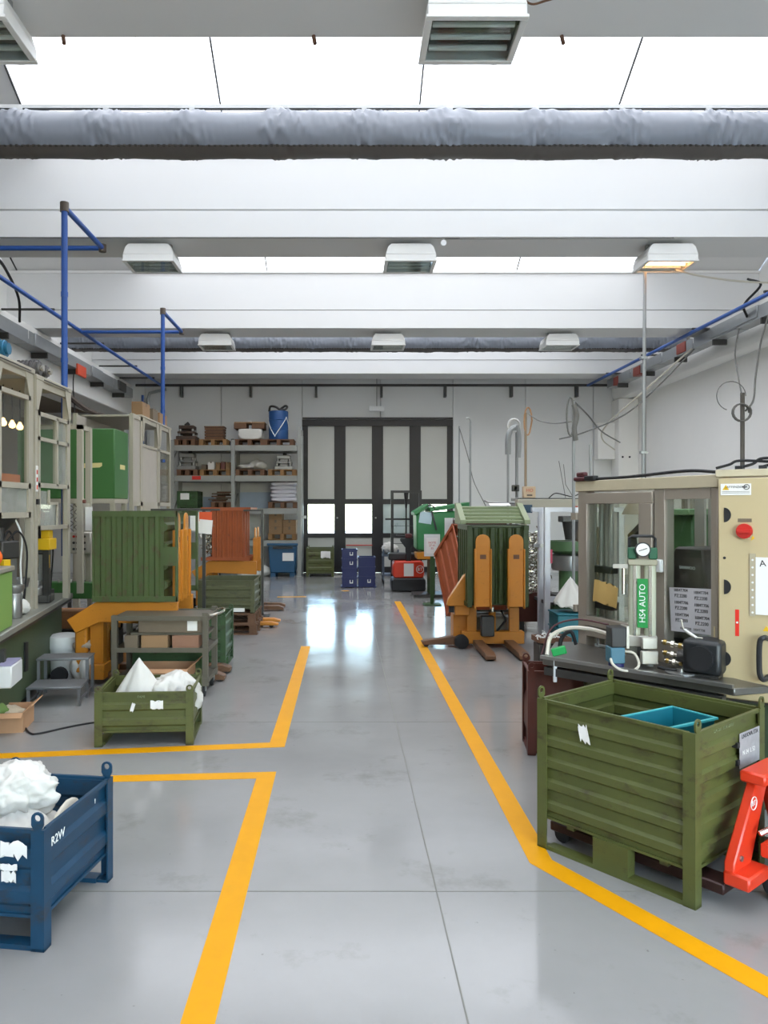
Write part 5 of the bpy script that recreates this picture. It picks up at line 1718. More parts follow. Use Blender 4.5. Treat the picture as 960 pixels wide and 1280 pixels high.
MB(oB).box(-2.98, -2.90, 7.25, 7.42, 1.56, 1.66).build('instrument', WPLAS, fb)
for y in (7.42, 7.62, 7.80):  # added glowing bulbs stand in for warm lamp reflections in the window glass
    MB(oB).lathe([(.010, .0), (.028, .01), (.034, .035), (.02, .06), (.012, .08)], (-3.30, y, 2.50), 12).build('reflection_glow', GLOW, fb, 'small added glow for a warm reflection in the glass')
    MB(oB).cyl((-3.30, y, 2.582), (-3.30, y, 2.90), .006, n=6).build('glow_cord', DSTEEL, fb)
lb = MB(oB).box(AX + .006, AX + .011, 7.09, 7.135, 1.86, 2.10).build('warning_label', PAPER, fb, 'strip label with orange marks')
for k, z in enumerate((1.90, 1.97, 2.04)):
    MB(oB).box(AX + .0112, AX + .012, 7.098, 7.127, z - .02, z + .02).build('label_mark', ORB if k == 0 else INKR, lb)
MB(oB).box(AX + .006, AX + .03, 7.10, 7.13, 1.74, 1.79).build('latch', BLACKP, fb)
for lab, y, s in (('dark ribbed motor on the second guard frame roof', 7.27, 1.0), ('smaller dark motor behind it on the second guard frame roof', 7.46, .8)):
    t = thing('ribbed_motor', lab, 'motor', (-3.0, y, 2.946))
    MB().cyl((.12, 0, .085), (-.10, 0, .085), .062 * s, n=16).build('motor_drum', GG, t)
    for k in range(6):
        MB().cyl((.10 - .035 * k, 0, .085), (.09 - .035 * k, 0, .085), .078 * s, n=16).build('cooling_fin', GG, t)
    MB().box(-.08, .08, -.05, .05, 0, .03).build('motor_foot', GG, t)
    MB().cyl((.12, 0, .085), (.15, 0, .085), .03, n=12).build('shaft_end', CHROME, t)
# third slim frame post and rails before the green enclosure
fc = thing('guard_frame', 'slim cream guard posts standing just before the green enclosure', 'machine guard', (-3.2, 8.1, .775))
oC = (-3.2, 8.1, .775)
for y in (8.42, 8.70):
    MB(oC).box(AX - .07, AX - .01, y - .03, y + .03, .775, 2.62).build('post', CREAM, fc)
MB(oC).box(AX - .06, AX - .02, 8.39, 8.73, 2.57, 2.62).box(AX - .06, AX - .02, 8.45, 8.67, 1.72, 1.76).build('rail', CREAM, fc)
MB(oC).box(-3.6, AX - .01, 8.39, 8.44, 2.57, 2.62).build('rail', CREAM, fc)
MB(oC).cyl((AX - .01, 8.42, 1.78), (AX + .02, 8.42, 1.78), .02, n=10).build('door_catch', M('brown_catch', '#6a3d33', .5), fc)
press_unit('dark press station with yellow head on the bench below the second guard frame', (-3.05, 7.62, .776), .95, .2, YELS)
t = thing('yellow_head', 'bright yellow valve block beneath the second guard frame', 'valve', (-2.93, 7.55, 1.30))
MB().box(-.06, .06, -.09, .10, 0, .11).box(-.04, .04, -.05, .06, .11, .19).build('valve_body', YELS, t, bevel=.006)
MB().box(-.03, .03, -.03, .03, -.52, 0).build('valve_stand', DSTEEL, t)
t = thing('green_bench_rail', 'bright green cross beam on the bench behind the amber arm', 'machine beam', (-2.95, 8.62, 0))
MB().box(-.50, .40, -.10, .10, .70, .88).build('beam', GREENM, t, bevel=.008)
for k in range(9):
    MB().cyl((-.24 + .07 * k, -.06, .88), (-.24 + .07 * k, -.06, .91), .012, n=8).build('bolt_head', STEEL, t)
for x in (-.46, .35):
    MB().box(x - .04, x + .04, -.08, -.01, 0 if x < 0 else .36, .70).build('leg', GREENM, t)
t = thing('push_button_station', 'grey push button panel beneath the green enclosure on the left', 'control panel', (-2.95, 8.62, 1.20))
MB().box(-.13, .11, -.03, .06, 0, .24).build('panel_box', ALU, t, bevel=.012)
for r0 in range(3):
    for c0 in range(4):
        MB().cyl((-.08 + .04 * c0, -.03, .19 - .07 * r0), (-.08 + .04 * c0, -.042, .19 - .07 * r0), .014, n=10).build('push_button', REDS if (r0 == 0 and c0 < 2) else BLACKP, t)
MB().box(-.03, .03, 0, .04, -.30, 0).build('pedestal', ALU, t)
sheet('paper_sheet', PAPER, thing('paper_note', 'narrow white paper hung above the push button panel', 'paper', (-2.82, 8.46, 1.47)), (0, 0, .12), (0, -1, 0), (0, 0, 1), .08, .26)
t = thing('coiled_cords', 'black coiled cords hanging left of the white paper', 'cable', (-2.96, 8.46, 1.45))
for k in range(3):
    MB().tube([(-.05 + .05 * k + .018 * math.cos(i * .9), .018 * math.sin(i * .9), .012 * i) for i in range(26)], .004, 5).build('coil', BLACKP, t)
wire('spiral_hose', 'spiral white hose hanging below the push button panel', [(-2.95 + .02 * math.cos(i * 1.2), 8.58 + .02 * math.sin(i * 1.2), 1.215 - .012 * i) for i in range(26)], .005, INKW, k=2)

# green acoustic enclosure on its stand
t = thing('green_enclosure', 'large flat green enclosure box on a pale stand, left of the aisle', 'enclosure', (-3.45, 10.2, 0))
MB().box(-.75, .50, -.36, .26, 1.83, 2.73).build('enclosure_box', GREENM, t, bevel=.012)
for x0, x1, z in ((.05, .34, 2.22), ):
    MB().prism([(x0, z), (x1 - .03, z + .01), (x1, z + .03), (x1, z + .07), (x0, z + .06)], 'y', -.364, -.361).build('old_tape', M('torn_tape', '#d8c98c', .8), t, 'torn strip of pale tape')
MB().box(.5005, .503, -.12, .10, 2.22, 2.28).build('old_tape', M('torn_tape', '#d8c98c'), t, 'torn strip of pale tape')
for x in (-.7, .0, .46):
    for y in (-.3, .2):
        MB().box(x - .03, x + .03, y - .03, y + .03, 0, 1.77).build('stand_leg', CREAM, t)
MB().box(-.75, .5, -.36, -.30, 1.77, 1.83).box(-.75, .5, .2, .26, 1.77, 1.83).box(-.75, -.69, -.3, .2, 1.77, 1.83).box(.44, .5, -.3, .2, 1.77, 1.83).build('stand_rail', CREAM, t)
bowl_feeder('bowl feeder standing beneath the green enclosure', (-3.3, 10.2, .72), 1.1, DSTEEL)
t = thing('feeder_table', 'dark table carrying the bowl feeder beneath the green enclosure', 'table', (-3.35, 10.2, 0))
MB().box(-.28, .3, -.22, .16, .68, .718).build('table_top', DSTEEL, t)
for x in (-.24, .26):
    for y in (-.18, .12):
        MB().box(x - .02, x + .02, y - .02, y + .02, 0, .68).build('leg', DSTEEL, t)

# guarded frame C further along
fd = thing('guard_frame', 'far cream guard frame with milky panels, cartons on its roof', 'machine guard', (-3.3, 11.6, 0))
oD = (-3.3, 11.6, 0)
CX = -2.92
for y in (10.62, 11.02, 11.08, 12.02, 12.10, 12.85):
    MB(oD).box(CX - .055, CX, y - .03, y + .03, 0, 3.02).build('post', CREAM, fd)
for y in (10.62, 12.85):
    MB(oD).box(-3.75, -3.70, y - .03, y + .03, 0, 3.02).build('post', CREAM, fd)
MB(oD).box(-3.78, CX + .015, 11.0, 12.88, 3.02, 3.05).build('roof_panel', CREAM, fd, bevel=.006)
MB(oD).box(CX - .04, CX, 10.65, 12.82, 2.96, 3.02).box(CX - .04, CX, 10.65, 12.82, 1.74, 1.80).box(CX - .04, CX, 11.11, 12.82, 2.60, 2.64).build('rail', CREAM, fd)
for y, s in ((11.08, 1), (12.02, -1), (12.10, 1), (12.85, -1)):
    MB(oD).prism([(y, 3.04), (y + s * .14, 3.04), (y + s * .14, 3.0), (y + s * .04, 2.68), (y, 2.68)], 'x', CX + .001, CX + .009).build('gusset_plate', CREAM, fd)
for y0, y1, mt in ((10.65, 10.99, M('pale_panel', '#aea79c', .5)), (11.11, 11.99, M('pale_panel', '#aea79c')), (12.13, 12.82, DUSTY)):
    MB(oD).box(CX - .02, CX - .014, y0, y1, 1.80, 2.6 if y0 > 11 else 2.96).build('pane', mt, fd)
MB(oD).box(-3.72, -3.70, 10.65, 12.82, .8, 3.0).build('rear_panel', M('pale_panel', '#c8c3ba'), fd)
MB(oD).box(CX - .03, CX + .005, 11.11, 11.99, .70, 1.74).build('lower_panel', CREAM, fd)
carton('tan carton at the near end of the far guard frame roof', -3.0, 11.3, 3.051, .16, .42, .20, CARD)
carton('tan carton in the middle of the far guard frame roof', -3.0, 11.85, 3.051, .16, .30, .18, CARDD)
carton('tan carton at the far end of the far guard frame roof', -3.02, 12.45, 3.051, .16, .5, .18, CARD)


# ================================================================== RIGHT: THE BIG GUARDED MACHINE
ARZ = math.atan2(-.929, .37)
gm = thing('guarded_machine', 'large beige framed machine with glass doors behind the green bin', 'machine', (1.70, 5.6, 0), ARZ)
FR = M('beige_profile', '#a0968a', .42, .25, var=.06, wear='#7b6f5c', wamt=.1)
PW, ZT = .09, 1.90
for x, w_ in ((.0, .09), (.745, .09), (1.19, .05)):
    MB().box(x, x + w_, 0, .08, 0, ZT - .075).build('post', FR, gm, bevel=.004)
for x in (.0, .30, .745, 1.17):
    MB().box(x, x + .07, .98, 1.05, 0, ZT - .075).build('rear_post', FR, gm, bevel=.004)
MB().box(-.02, 1.25, -.01, .08, ZT - .075, ZT).build('top_beam', M('beige_beam', '#c2b79c', .45), gm, bevel=.004)
MB().box(-.02, 1.25, .97, 1.06, ZT - .075, ZT).box(0, .08, .08, .97, ZT - .075, ZT).box(1.17, 1.25, .08, .97, ZT - .075, ZT).build('top_frame', FR, gm)
dr1 = MB().box(.095, .74, -.012, .04, 1.735, 1.81).box(.095, .74, -.012, .04, .865, .935).box(.62, .735, -.012, .04, .935, 1.735).box(.095, .11, -.012, .04, .935, 1.735).build('door_frame', FR, gm, bevel=.004)
MB().box(.11, .62, .01, .016, .935, 1.735).build('door_glass', CLEAR, dr1)
MB().box(.0, .745, .0, .06, .79, .855).build('lower_rail', FR, gm, bevel=.004)
MB().box(.835, 1.19, .0, .06, ZT - .14, ZT - .075).box(.835, 1.19, .0, .06, .79, .85).build('opening_rail', FR, gm)
MB().box(.835, 1.19, .02, .026, .85, ZT - .14).build('fixed_glass', CLEAR, gm)
MB().box(.07, 1.17, 1.0, 1.006, .85, ZT - .08).build('rear_glass', DUSTY, gm)
MB().box(.03, .036, .08, .98, .85, ZT - .08).build('side_glass', DUSTY, gm)
MB().box(-.055, .0, -.02, .03, 1.62, 1.67).box(-.03, .0, -.02, .03, .95, 1.0).build('hinge', FR, gm)
MB().box(.745, .83, -.03, .0, 1.30, 1.38).build('door_switch', WPLAS, gm, bevel=.006)
MB().box(.60, .635, -.035, -.012, 1.30, 1.36).build('door_catch', GREENM, gm)
MB().box(.05, 1.22, .10, .96, .06, .70).build('machine_base', M('base_dark_green', '#33402a', .5), gm, bevel=.01)
MB().box(-.02, .10, -.03, .03, ZT, ZT + .03).box(.0, .09, -.02, .02, ZT + .03, ZT + .065).build('signal_block', M('dark_red_block', '#4c1f24', .5), gm, bevel=.008)
MB().box(.10, .20, -.03, .02, ZT, ZT + .035).build('connector_block', BLACKP, gm, bevel=.005)
wire('black_cable', None, [(.1, .0, ZT + .012), (.5, .02, ZT + .014), (1.0, .0, ZT + .03), (1.22, .02, ZT + .014)], .010, RUBBER, parent=gm)
# inside: feeder shroud, hopper, uprights, dark housing
MB().prism([(.26, 1.05), (.30, 1.66), (.62, 1.66), (.62, 1.05)], 'y', .45, .95).build('feeder_shroud', M('shroud_green', '#4a7044', .5, var=.08), gm, bevel=.01)
MB().prism([(.27, 1.655), (.25, 1.70), (.64, 1.70), (.64, 1.655)], 'y', .40, .97).build('shroud_lip', M('shroud_lip_green', '#6f9466', .5), gm, bevel=.006)
MB().prism([(.70, 1.08), (.74, 1.38), (.80, 1.46), (1.02, 1.46), (1.06, 1.08)], 'y', .12, .42).build('dark_housing', M('housing_brown', '#4c443e', .4, .3), gm, bevel=.015)
text('housing_lettering', 'SANWOO', .028, INKW, gm, (.90, .1185, 1.33), (PI / 2, 0, 0))
MB().box(.70, 1.07, .10, .40, 1.00, 1.07).build('housing_tray', STEEL, gm, bevel=.006)
MB().box(.66, .74, .43, .45, 1.10, 1.80).box(.77, .80, .43, .45, 1.10, 1.8).build('linear_guide', ALU, gm)
MB().cyl((.20, .42, 1.82), (.20, .42, 1.66), .06, .15, n=20).build('supply_cone', M('tan_cone', '#8d8268', .5), gm)
for x, y in ((.03, .12), (.09, .14), (.15, .14), (.21, .12)):
    MB().cyl((x, y, .72), (x, y, 1.80), .020, n=10).build('guide_rod', ALU, gm)
MB().box(.01, .24, .095, .16, .98, 1.03).box(.01, .24, .095, .16, 1.24, 1.29).build('rod_clamp', DSTEEL, gm, bevel=.005)
MB().bar((.26, .26, 1.50), (.46, .22, 1.62), .05, .04).bar((.26, .26, 1.52), (.36, .24, 1.12), .045, .035).build('swing_arm', M('arm_grey', '#57564c', .5), gm)
MB().box(.06, .25, .55, .62, .95, 1.46).build('rear_cabinet', M('rear_red_brown', '#7b4436', .5), gm, bevel=.008)
sheet('paper_sheet', PAPER, gm, (.14, .545, 1.55), (0, -1, 0), (0, 0, 1), .20, .22)
sheet('paper_sheet', PAPER, gm, (.16, .54, 1.28), (0, -1, 0), (.05, 0, 1), .18, .26)
MB().box(.13, .17, .541, .5425, 1.50, 1.54).build('paper_stamp', INKR, gm)
sheet('paper_sheet', PAPER, gm, (.28, .20, 1.13), (0, -1, 0), (0, 0, 1), .08, .08)
MB().box(.5, .9, .3, .6, .72, .84).build('fixture_block', DSTEEL, gm, bevel=.01)
MB().lathe([(.10, 0), (.15, .01), (.15, .05), (.06, .07), (.05, .16)], (.62, .40, .84), 20).build('turntable', STEEL, gm)
# notes stuck on its glass
sheet('sticky_paper', M('buff_paper', '#c8a763', .8), gm, (.315, -.02, 1.115), (0, -1, 0), (.12, 0, 1), .24, .14, label='buff paper note', torn=.10)
sn = sheet('part_number_sheet', M('grey_white_paper', '#bcb9bd', .8), gm, (1.035, .012, 1.085), (0, -1, 0), (-.06, 0, 1), .33, .27, label='white sheet with rows of part numbers')
for i, z in enumerate((1.185, 1.11, 1.035)):
    for x in (.955, 1.11):
        text('part_number', '1004T704' if i != 1 else '1004T706', .027, INK, sn, (x + .004 * i, .0095, z + .014), (PI / 2, -.05, 0))
        text('part_number', 'PZ.2200', .029, INK, sn, (x + .004 * i, .0095, z - .020), (PI / 2, -.05, 0))
text('part_number', '1004T708  1004T708', .022, WIRE, sn, (1.045, .0095, .972), (PI / 2, -.05, 0))

# bed plate in front
t = thing('machine_bed', 'dark steel bed plate of the guarded machine above the maroon bin', 'machine bed', (1.70, 4.6, 0))
oE = (1.70, 4.6, 0)
MB(oE).prism([(1.27, 4.93), (2.08, 4.10), (2.30, 4.16), (1.66, 5.55), (1.52, 5.55)], 'z', .70, .74).build('bed_plate', M('oily_steel', '#6e6c66', .3, .7, var=.25), t, bevel=.005)
MB(oE).bar((1.26, 4.925, .752), (2.07, 4.095, .752), .03, .02).build('front_rail', STEEL, t)
MB(oE).bar((1.30, 4.95, .66), (2.06, 4.17, .66), .06, .05).build('front_beam', DSTEEL, t)
MB(oE).prism([(1.62, 5.14), (2.12, 4.44), (2.25, 4.44), (1.66, 5.4)], 'z', .0, .70).build('bed_base', M('base_dark_green', '#33402a'), t)
MB(oE).bar((1.335, 4.88, .745), (1.335, 4.88, .60), .02).build('side_peg', WPLAS, t)
t = thing('green_clip', 'small bright green clip at the edge of the machine bed', 'clip', (1.375, 4.93, .763))
MB().cb((0, 0, .025), (.09, .05, .05), (0, -.3, -.3)).build('clip_body', M('clip_green', '#1f9a4d', .4), t, bevel=.005)
# black hoses and tray at the left end of the bed
t = thing('parts_tray', 'small brown tray of parts behind the maroon bin, left of the bed', 'tray', (2.03, 7.55, .40), .1)
MB().box(-.16, .16, -.12, .12, 0, .01).box(-.16, .16, -.12, -.11, .01, .05).box(-.16, .16, .11, .12, .01, .05).box(-.16, -.15, -.11, .11, .01, .05).box(.15, .16, -.11, .11, .01, .05).build('tray_frame', M('brown_tray', '#6b4a38', .7), t)
scrap('parts_fill', None, t, (0, 0, .025), (.26, .18, .02), 60, 33, INKW, .03)
t = thing('tray_stand', 'dark block carrying the brown parts tray', 'stand', (2.03, 7.55, 0))
MB().box(-.15, .15, -.11, .11, .05, .39).build('stand_block', DSTEEL, t, bevel=.01)
MB().box(-.18, .18, -.14, .14, 0, .05).build('stand_foot', BLACKP, t)
for k, pts in enumerate(([(1.30, 4.94, .76), (1.34, 4.99, .87), (1.44, 4.95, .93), (1.55, 4.85, .94), (1.63, 4.74, .925)], [(1.40, 5.02, .76), (1.42, 5.02, .86), (1.47, 4.99, .90), (1.50, 4.98, .82)], [(1.28, 5.00, .75), (1.36, 5.04, .92), (1.50, 4.96, .985), (1.64, 4.78, .98)])):
    wire('flexible_hose', ['beige flexible hose arching over the left end of the machine bed', 'black hose loop on the left end of the machine bed', 'thin dark red cable above the beige flexible hose'][k], pts, (.013, .013, .006)[k], (WIREW, RUBBER, M('cable_maroon', '#4a2326', .5))[k], cat='hose')
# valve with cable loop
t = thing('solenoid_valve', 'blue grey solenoid valve with black head and cable loop on the bed', 'valve', (1.625, 4.60, .752))
MB().box(-.045, .045, -.05, .05, .125, .245).build('valve_head', BLACKP, t, bevel=.006)
MB().box(-.05, .035, -.055, .045, .03, .125).build('coil_block', M('valve_blue', '#3c6d82', .4), t, bevel=.005)
MB().cyl((0, 0, .0), (0, 0, .03), .045, n=14).build('valve_foot', M('valve_navy', '#2d2f63', .4), t)
MB().tube(smooth_path([(.04, -.02, .10), (.09, -.05, .09), (.11, -.07, .03), (.07, -.09, -.0), (.0, -.10, .002), (-.045, -.08, .03), (-.05, -.05, .06)]), .008, 7).build('cable_loop', WIREW, t)
MB().box(.045, .06, -.05, .05, .12, .25).build('backplate', ALU, t)
# air filter column
t = thing('filter_column', 'clear double tube air treatment column lettered on a green strip', 'filter unit', (1.835, 4.74, .752), math.radians(-18))
for x in (-.045, .045):
    MB().cyl((x, 0, .17), (x, 0, .60), .036, n=18).build('tube', M('column_tube', '#b9bba6', .25, .0, var=.05, coat=.4), t)
    MB().box(x - .008, x + .008, -.042, -.034, .17, .60).build('tie_rod', CHROME, t)
MB().box(-.03, .03, -.046, -.038, .22, .52).build('name_strip', LABG, t, 'green strip with white lettering')
text('strip_lettering', 'HS4 AUTO', .05, INKW, t, (0, -.047, .37), (PI / 2, -PI / 2, 0))
MB().box(-.085, .085, -.04, .04, .60, .64).build('top_manifold', M('manifold_grey', '#a5a08c', .4, .3), t, bevel=.006)
MB().box(-.085, .085, -.04, .04, .10, .17).build('bottom_manifold', ALU, t, bevel=.006)
for s in (-1, 1):
    MB().cyl((s * .045, -.03, .64), (s * .045, .03, .64), .0, n=3) if False else None
    MB().box(s * .06 - .025, s * .06 + .025, -.05, .04, .64, .71).build('regulator_cap', M('regulator_green', '#1c5a3c', .4), t, bevel=.006)
MB().tube([(-.075, 0, .70), (-.075, 0, .765), (-.06, 0, .78), (.06, 0, .78), (.075, 0, .765), (.075, 0, .70)], .009, 8).build('carry_handle', BLACKP, t)
g = MB().cyl((0, -.05, .70), (0, -.085, .70), .045, n=24).build('gauge_case', BLACKP, t)
MB().cyl((0, -.085, .70), (0, -.087, .70), .038, n=24).build('gauge_face', PAPER, g)
MB().cb((0, -.0885, .70), (.05, .002, .004), (0, -.35, 0)).build('gauge_needle', INK, g)
MB().box(-.17, -.085, -.03, -.005, .58, .605).build('drain_lever', ALU, t)
MB().cyl((-.11, -.02, .585), (-.11, -.02, .42), .010, n=8).build('drain_nozzle', CHROME, t)
MB().box(-.03, .03, -.03, .03, -.0, .10).build('column_foot', DSTEEL, t)
# brass couplings below
def coupling(label, p0, p1, r):
    t = thing('pipe_coupling', label, 'fitting', p0, 0, 'couplings under the filter column')
    p0, p1 = Vector(p0), Vector(p1)
    d = p1 - p0
    MB().cyl((0, 0, 0), d, r * .7, n=10).build('pipe', CHROME, t)
    for f in (.12, .4, .68, .9):
        MB().cyl(d * (f - .06), d * (f + .06), r * (1.0 if f != .4 else 1.25), n=6 if f in (.4, .9) else 12).build('nut', BRASS if f in (.12, .68) else CHROME, t)
    return t


coupling('upper right coupling pipe below the filter column', (1.925, 4.66, .895), (2.045, 4.56, .875), .017)
coupling('middle right coupling pipe below the filter column', (1.92, 4.64, .835), (2.03, 4.54, .82), .016)
coupling('lower right coupling pipe leading to the black motor', (1.925, 4.62, .79), (2.03, 4.53, .78), .016)
coupling('upper left coupling pipe below the filter column', (1.745, 4.76, .90), (1.665, 4.80, .905), .016)
coupling('lower left coupling pipe below the filter column', (1.745, 4.74, .815), (1.665, 4.78, .815), .016)
t = thing('junction_block', 'grey metal block joining the couplings under the filter column', 'fitting', (1.84, 4.66, .752))
MB().box(-.05, .05, -.035, .0, .01, .09).box(-.045, .045, -.03, .0, .10, .17).build('block_body', ALU, t, bevel=.005)
MB().cyl((0, -.03, 0), (0, -.03, .01), .02, n=10).build('block_foot', STEEL, t)
t = thing('black_motor', 'black electric motor on the bed beside the beige cabinet', 'motor', (2.08, 4.43, .742), math.radians(-40))
MB().box(-.105, .105, -.09, .10, .015, .21).build('motor_housing', M('motor_black', '#26282a', .4, var=.15), t, bevel=.025, seg=2)
MB().cyl((0, -.09, .11), (0, -.12, .11), .07, n=20).build('fan_cover', BLACKP, t)
MB().cyl((-.105, 0, .09), (-.15, 0, .09), .035, n=12).build('coupling_boss', DSTEEL, t)
MB().box(-.09, .09, -.08, .09, 0, .015).build('motor_foot', DSTEEL, t)
wire('white_tag', 'thin wire with white tag hanging over the black motor', [(1.98, 4.52, 1.05), (1.99, 4.50, .99), (2.02, 4.45, .96), (2.06, 4.42, .955)], .004, WIREW)
tw = bpy.data.objects['white_tag']
MB().bar((1.99, 4.50, .995), (2.035, 4.44, .955), .022, .004).build('tag_sleeve', INKW, tw)
wire('floor_hose', 'dark hose looping on the bed under the couplings', [(1.86, 4.56, .76), (1.90, 4.50, .757), (1.98, 4.46, .757), (2.04, 4.47, .76), (2.0, 4.53, .80)], .011, RUBBER, cat='hose')
t = thing('guide_wheel', 'flat steel disc lying on the bed below the filter column', 'disc', (1.95, 4.46, .742))
MB().cyl((0, 0, 0), (0, 0, .012), .085, n=24).build('disc_plate', STEEL, t)
MB().cyl((0, 0, .012), (0, 0, .03), .02, n=12).build('hub', STEEL, t)

# beige switch cabinet
cabz = math.atan2(-.56, .83)
cb = thing('switch_cabinet', 'tall beige electrical cabinet with red switch at the right edge', 'cabinet', (2.14, 4.40, .62), cabz)
MB().box(.14, .85, .022, .24, .02, 1.24).build('cabinet_body', BEIGE, cb, bevel=.006)
door = MB().box(0, .85, .0, .02, 0, 1.255).build('cabinet_door', BEIGE, cb, bevel=.006)
MB().box(-.02, .87, .03, .10, 1.262, 1.305).build('top_beam', M('beige_beam', '#c2b79c'), cb, bevel=.004)
for k, (x, hh) in enumerate(((.1, .05), (.22, .06), (.33, .045))):
    wire('black_cable', None, [(x - .12, .05, 1.315), (x - .05, .06, 1.335), (x, .06, 1.305 + hh), (x + .15, .06, 1.305 + hh * .8), (x + .4, .06, 1.32)], .008, RUBBER, parent=cb)
    MB().box(x - .02, x + .02, .04, .08, 1.305, 1.325).build('cable_clip', BLACKP, cb)
for z in (1.045, .635, .225):
    lk = MB().prism([(.03, z + .042)] + [(.03 + .036 * math.sin(PI * i / 12), z + .042 * math.cos(PI * i / 12)) for i in range(1, 12)] + [(.03, z - .042)], 'y', -.006, .0).build('door_lock', BLACKP, door)
MB().cyl((.032, 0, .80), (.032, -.004, .80), .008, n=10).build('key_hole', BLACKP, door)
sw = MB().cyl((.135, 0, .955), (.135, -.03, .955), .042, n=24).build('rotary_switch', REDS, door)
MB().cb((.135, -.04, .955), (.07, .022, .02), (0, 0, 0)).build('switch_grip', REDS, sw)
MB().box(.10, .17, -.002, .0, 1.005, 1.025).build('switch_label', CARDD, door)
MB().prism([(.165, .900), (.185, .915), (.175, .93)], 'y', -.001, 0).build('small_sticker', YELS, door)
wl_ = sheet('warning_label', PAPER, door, (.09, -.002, 1.19), (0, -1, 0), (0, 0, 1), .155, .065)
MB().prism([(.022, 1.187), (.056, 1.187), (.039, 1.217)], 'y', -.0052, -.0040).build('warning_triangle', YELS, wl_)
text('triangle_mark', '!', .022, INK, wl_, (.039, -.0060, 1.197), (PI / 2, 0, 0))
text('label_lettering', 'ATTENZIONE', .0165, INK, wl_, (.094, -.0048, 1.203), (PI / 2, 0, 0))
MB().tube([(.145 + .014 * math.cos(2 * PI * i / 16), -.005, 1.203 + .014 * math.sin(2 * PI * i / 16)) for i in range(16)], .002, 4, closed=True).build('label_roundel', INK, wl_)
text('roundel_letter', 'R', .016, INK, wl_, (.145, -.0050, 1.203), (PI / 2, 0, 0))
for z in (1.178, 1.17):
    MB().box(.02, .16, -.0052, -.0042, z - .001, z + .001).build('label_line', WIRE, wl_)
sh = sheet('document_sheet', PAPER, door, (.305, -.006, .65), (0, -1, 0), (0, 0, 1), .23, .32)
text('sheet_letter', 'A', .05, INK, sh, (.225, -.0085, .775), (PI / 2, -.1, 0))
MB().box(.16, .19, -.006, .0, .48, .83).build('pocket_strip', M('clear_strip', '#b5aa92', .2), door)
for k in range(8):
    MB().cyl((.175, -.006, .50 + .042 * k), (.175, -.0075, .50 + .042 * k), .006, n=8).build('strip_hole', WPLAS, door)
rs = MB().box(.087, .107, -.002, .0, .36, .51).build('red_sticker', M('bright_red_sticker', '#df3325', .4), door)
MB().cyl((.097, -.002, .437), (.097, -.003, .437), .006, n=10).build('sticker_dot', INKW, rs)
MB().tube(smooth_path([(.255, .0, .36), (.235, -.05, .37), (.215, -.055, .34), (.213, -.055, .2), (.22, -.055, .155), (.235, -.05, .14), (.255, .0, .15)]), .015, 8).build('pull_handle', BLACKP, door)
MB().prism([(.225, .40), (.26, .40), (.242, .43)], 'y', -.002, 0).build('warning_triangle', YELS, door)
MB().box(-.035, -.002, .06, .18, .15, .40).build('side_block', BEIGE, cb, bevel=.006)
t = thing('cabinet_stand', 'dark stand carrying the beige electrical cabinet', 'stand', (2.14, 4.40, 0), cabz)
MB().box(.08, .80, .08, .30, .0, .60).build('stand_frame', M('base_dark_green', '#33402a'), t)
MB().box(.05, .84, .04, .31, .60, .618).build('stand_top', DSTEEL, t)


# ================================================================== RIGHT BACK: WHITE FRAMED FEEDER STATION AND POLES
wfm = thing('feeder_station', 'white framed feeder station beyond the beige machine on the right', 'machine', (2.95, 10.2, 0))
oF = (2.95, 10.2, 0)
AW = M('white_profile', '#c9cad0', .4, .15)
for x in (2.60, 3.55):
    for y in (9.88, 10.55):
        if x == 2.60 and y > 10:
            y = 10.2
        MB(oF).box(x - .035, x + .035, y - .035, y + .035, 0, 1.66).build('post', AW, wfm)
MB(oF).box(2.565, 3.585, 9.845, 9.915, 1.66, 1.72).box(2.565, 3.585, 10.515, 10.585, 1.66, 1.72).box(2.635, 3.515, 9.845, 9.915, .50, .57).build('frame_rail', AW, wfm)
MB(oF).box(2.60, 3.5, 9.90, 10.55, .46, .50).build('station_table', DSTEEL, wfm)
MB(oF).box(2.70, 3.5, 9.95, 10.5, .05, .46).build('station_base', GREEN2, wfm, bevel=.01)
MB(oF).box(2.635, 2.66, 9.84, 9.845, 1.0, 1.18).build('red_label', M('pink_label', '#c2405a', .5), wfm)
bowl_feeder('green bowl feeder inside the white framed station', (2.97, 10.2, .502), 1.38, M('feeder_green', '#4c6b45', .45))
t = thing('back_panel_box', 'buff carton behind the bowl feeder in the white framed station', 'carton', (3.3, 10.35, .502))
MB().box(-.18, .18, -.08, .1, 0, .95).build('carton_body', CARDD, t)
for k in range(2):
    t = thing('teal_box', ['lower teal box under the white bag on the right', 'upper teal box directly under the white bag on the right'][k], 'box', (2.73, 9.25, .12 + .172 * k), 0, 'teal boxes on the right')
    MB().box(-.22, .22, -.2, .2, 0, .15).build('box_body', TEAL, t, bevel=.01)
    MB().box(-.23, .23, -.21, .21, .15, .17).build('box_rim', TEAL, t, bevel=.005)
t = thing('low_platform', 'low dark platform under the teal boxes', 'platform', (2.73, 9.25, 0))
MB().box(-.25, .25, -.22, .22, .03, .118).build('platform_deck', DSTEEL, t)
for x in (-.2, .2):
    MB().box(x - .04, x + .04, -.2, .2, 0, .03).build('platform_foot', DSTEEL, t)
s = lump('white_bag', BAGW, None, (.44, .36, .52), 60, .04, 1.6, 5, peak(-.1, 0, .95), loc=(2.74, 9.25, .4625), crease=.05)
tag(s, 'tall white bag standing on the teal boxes beside the beige machine post', 'sack')
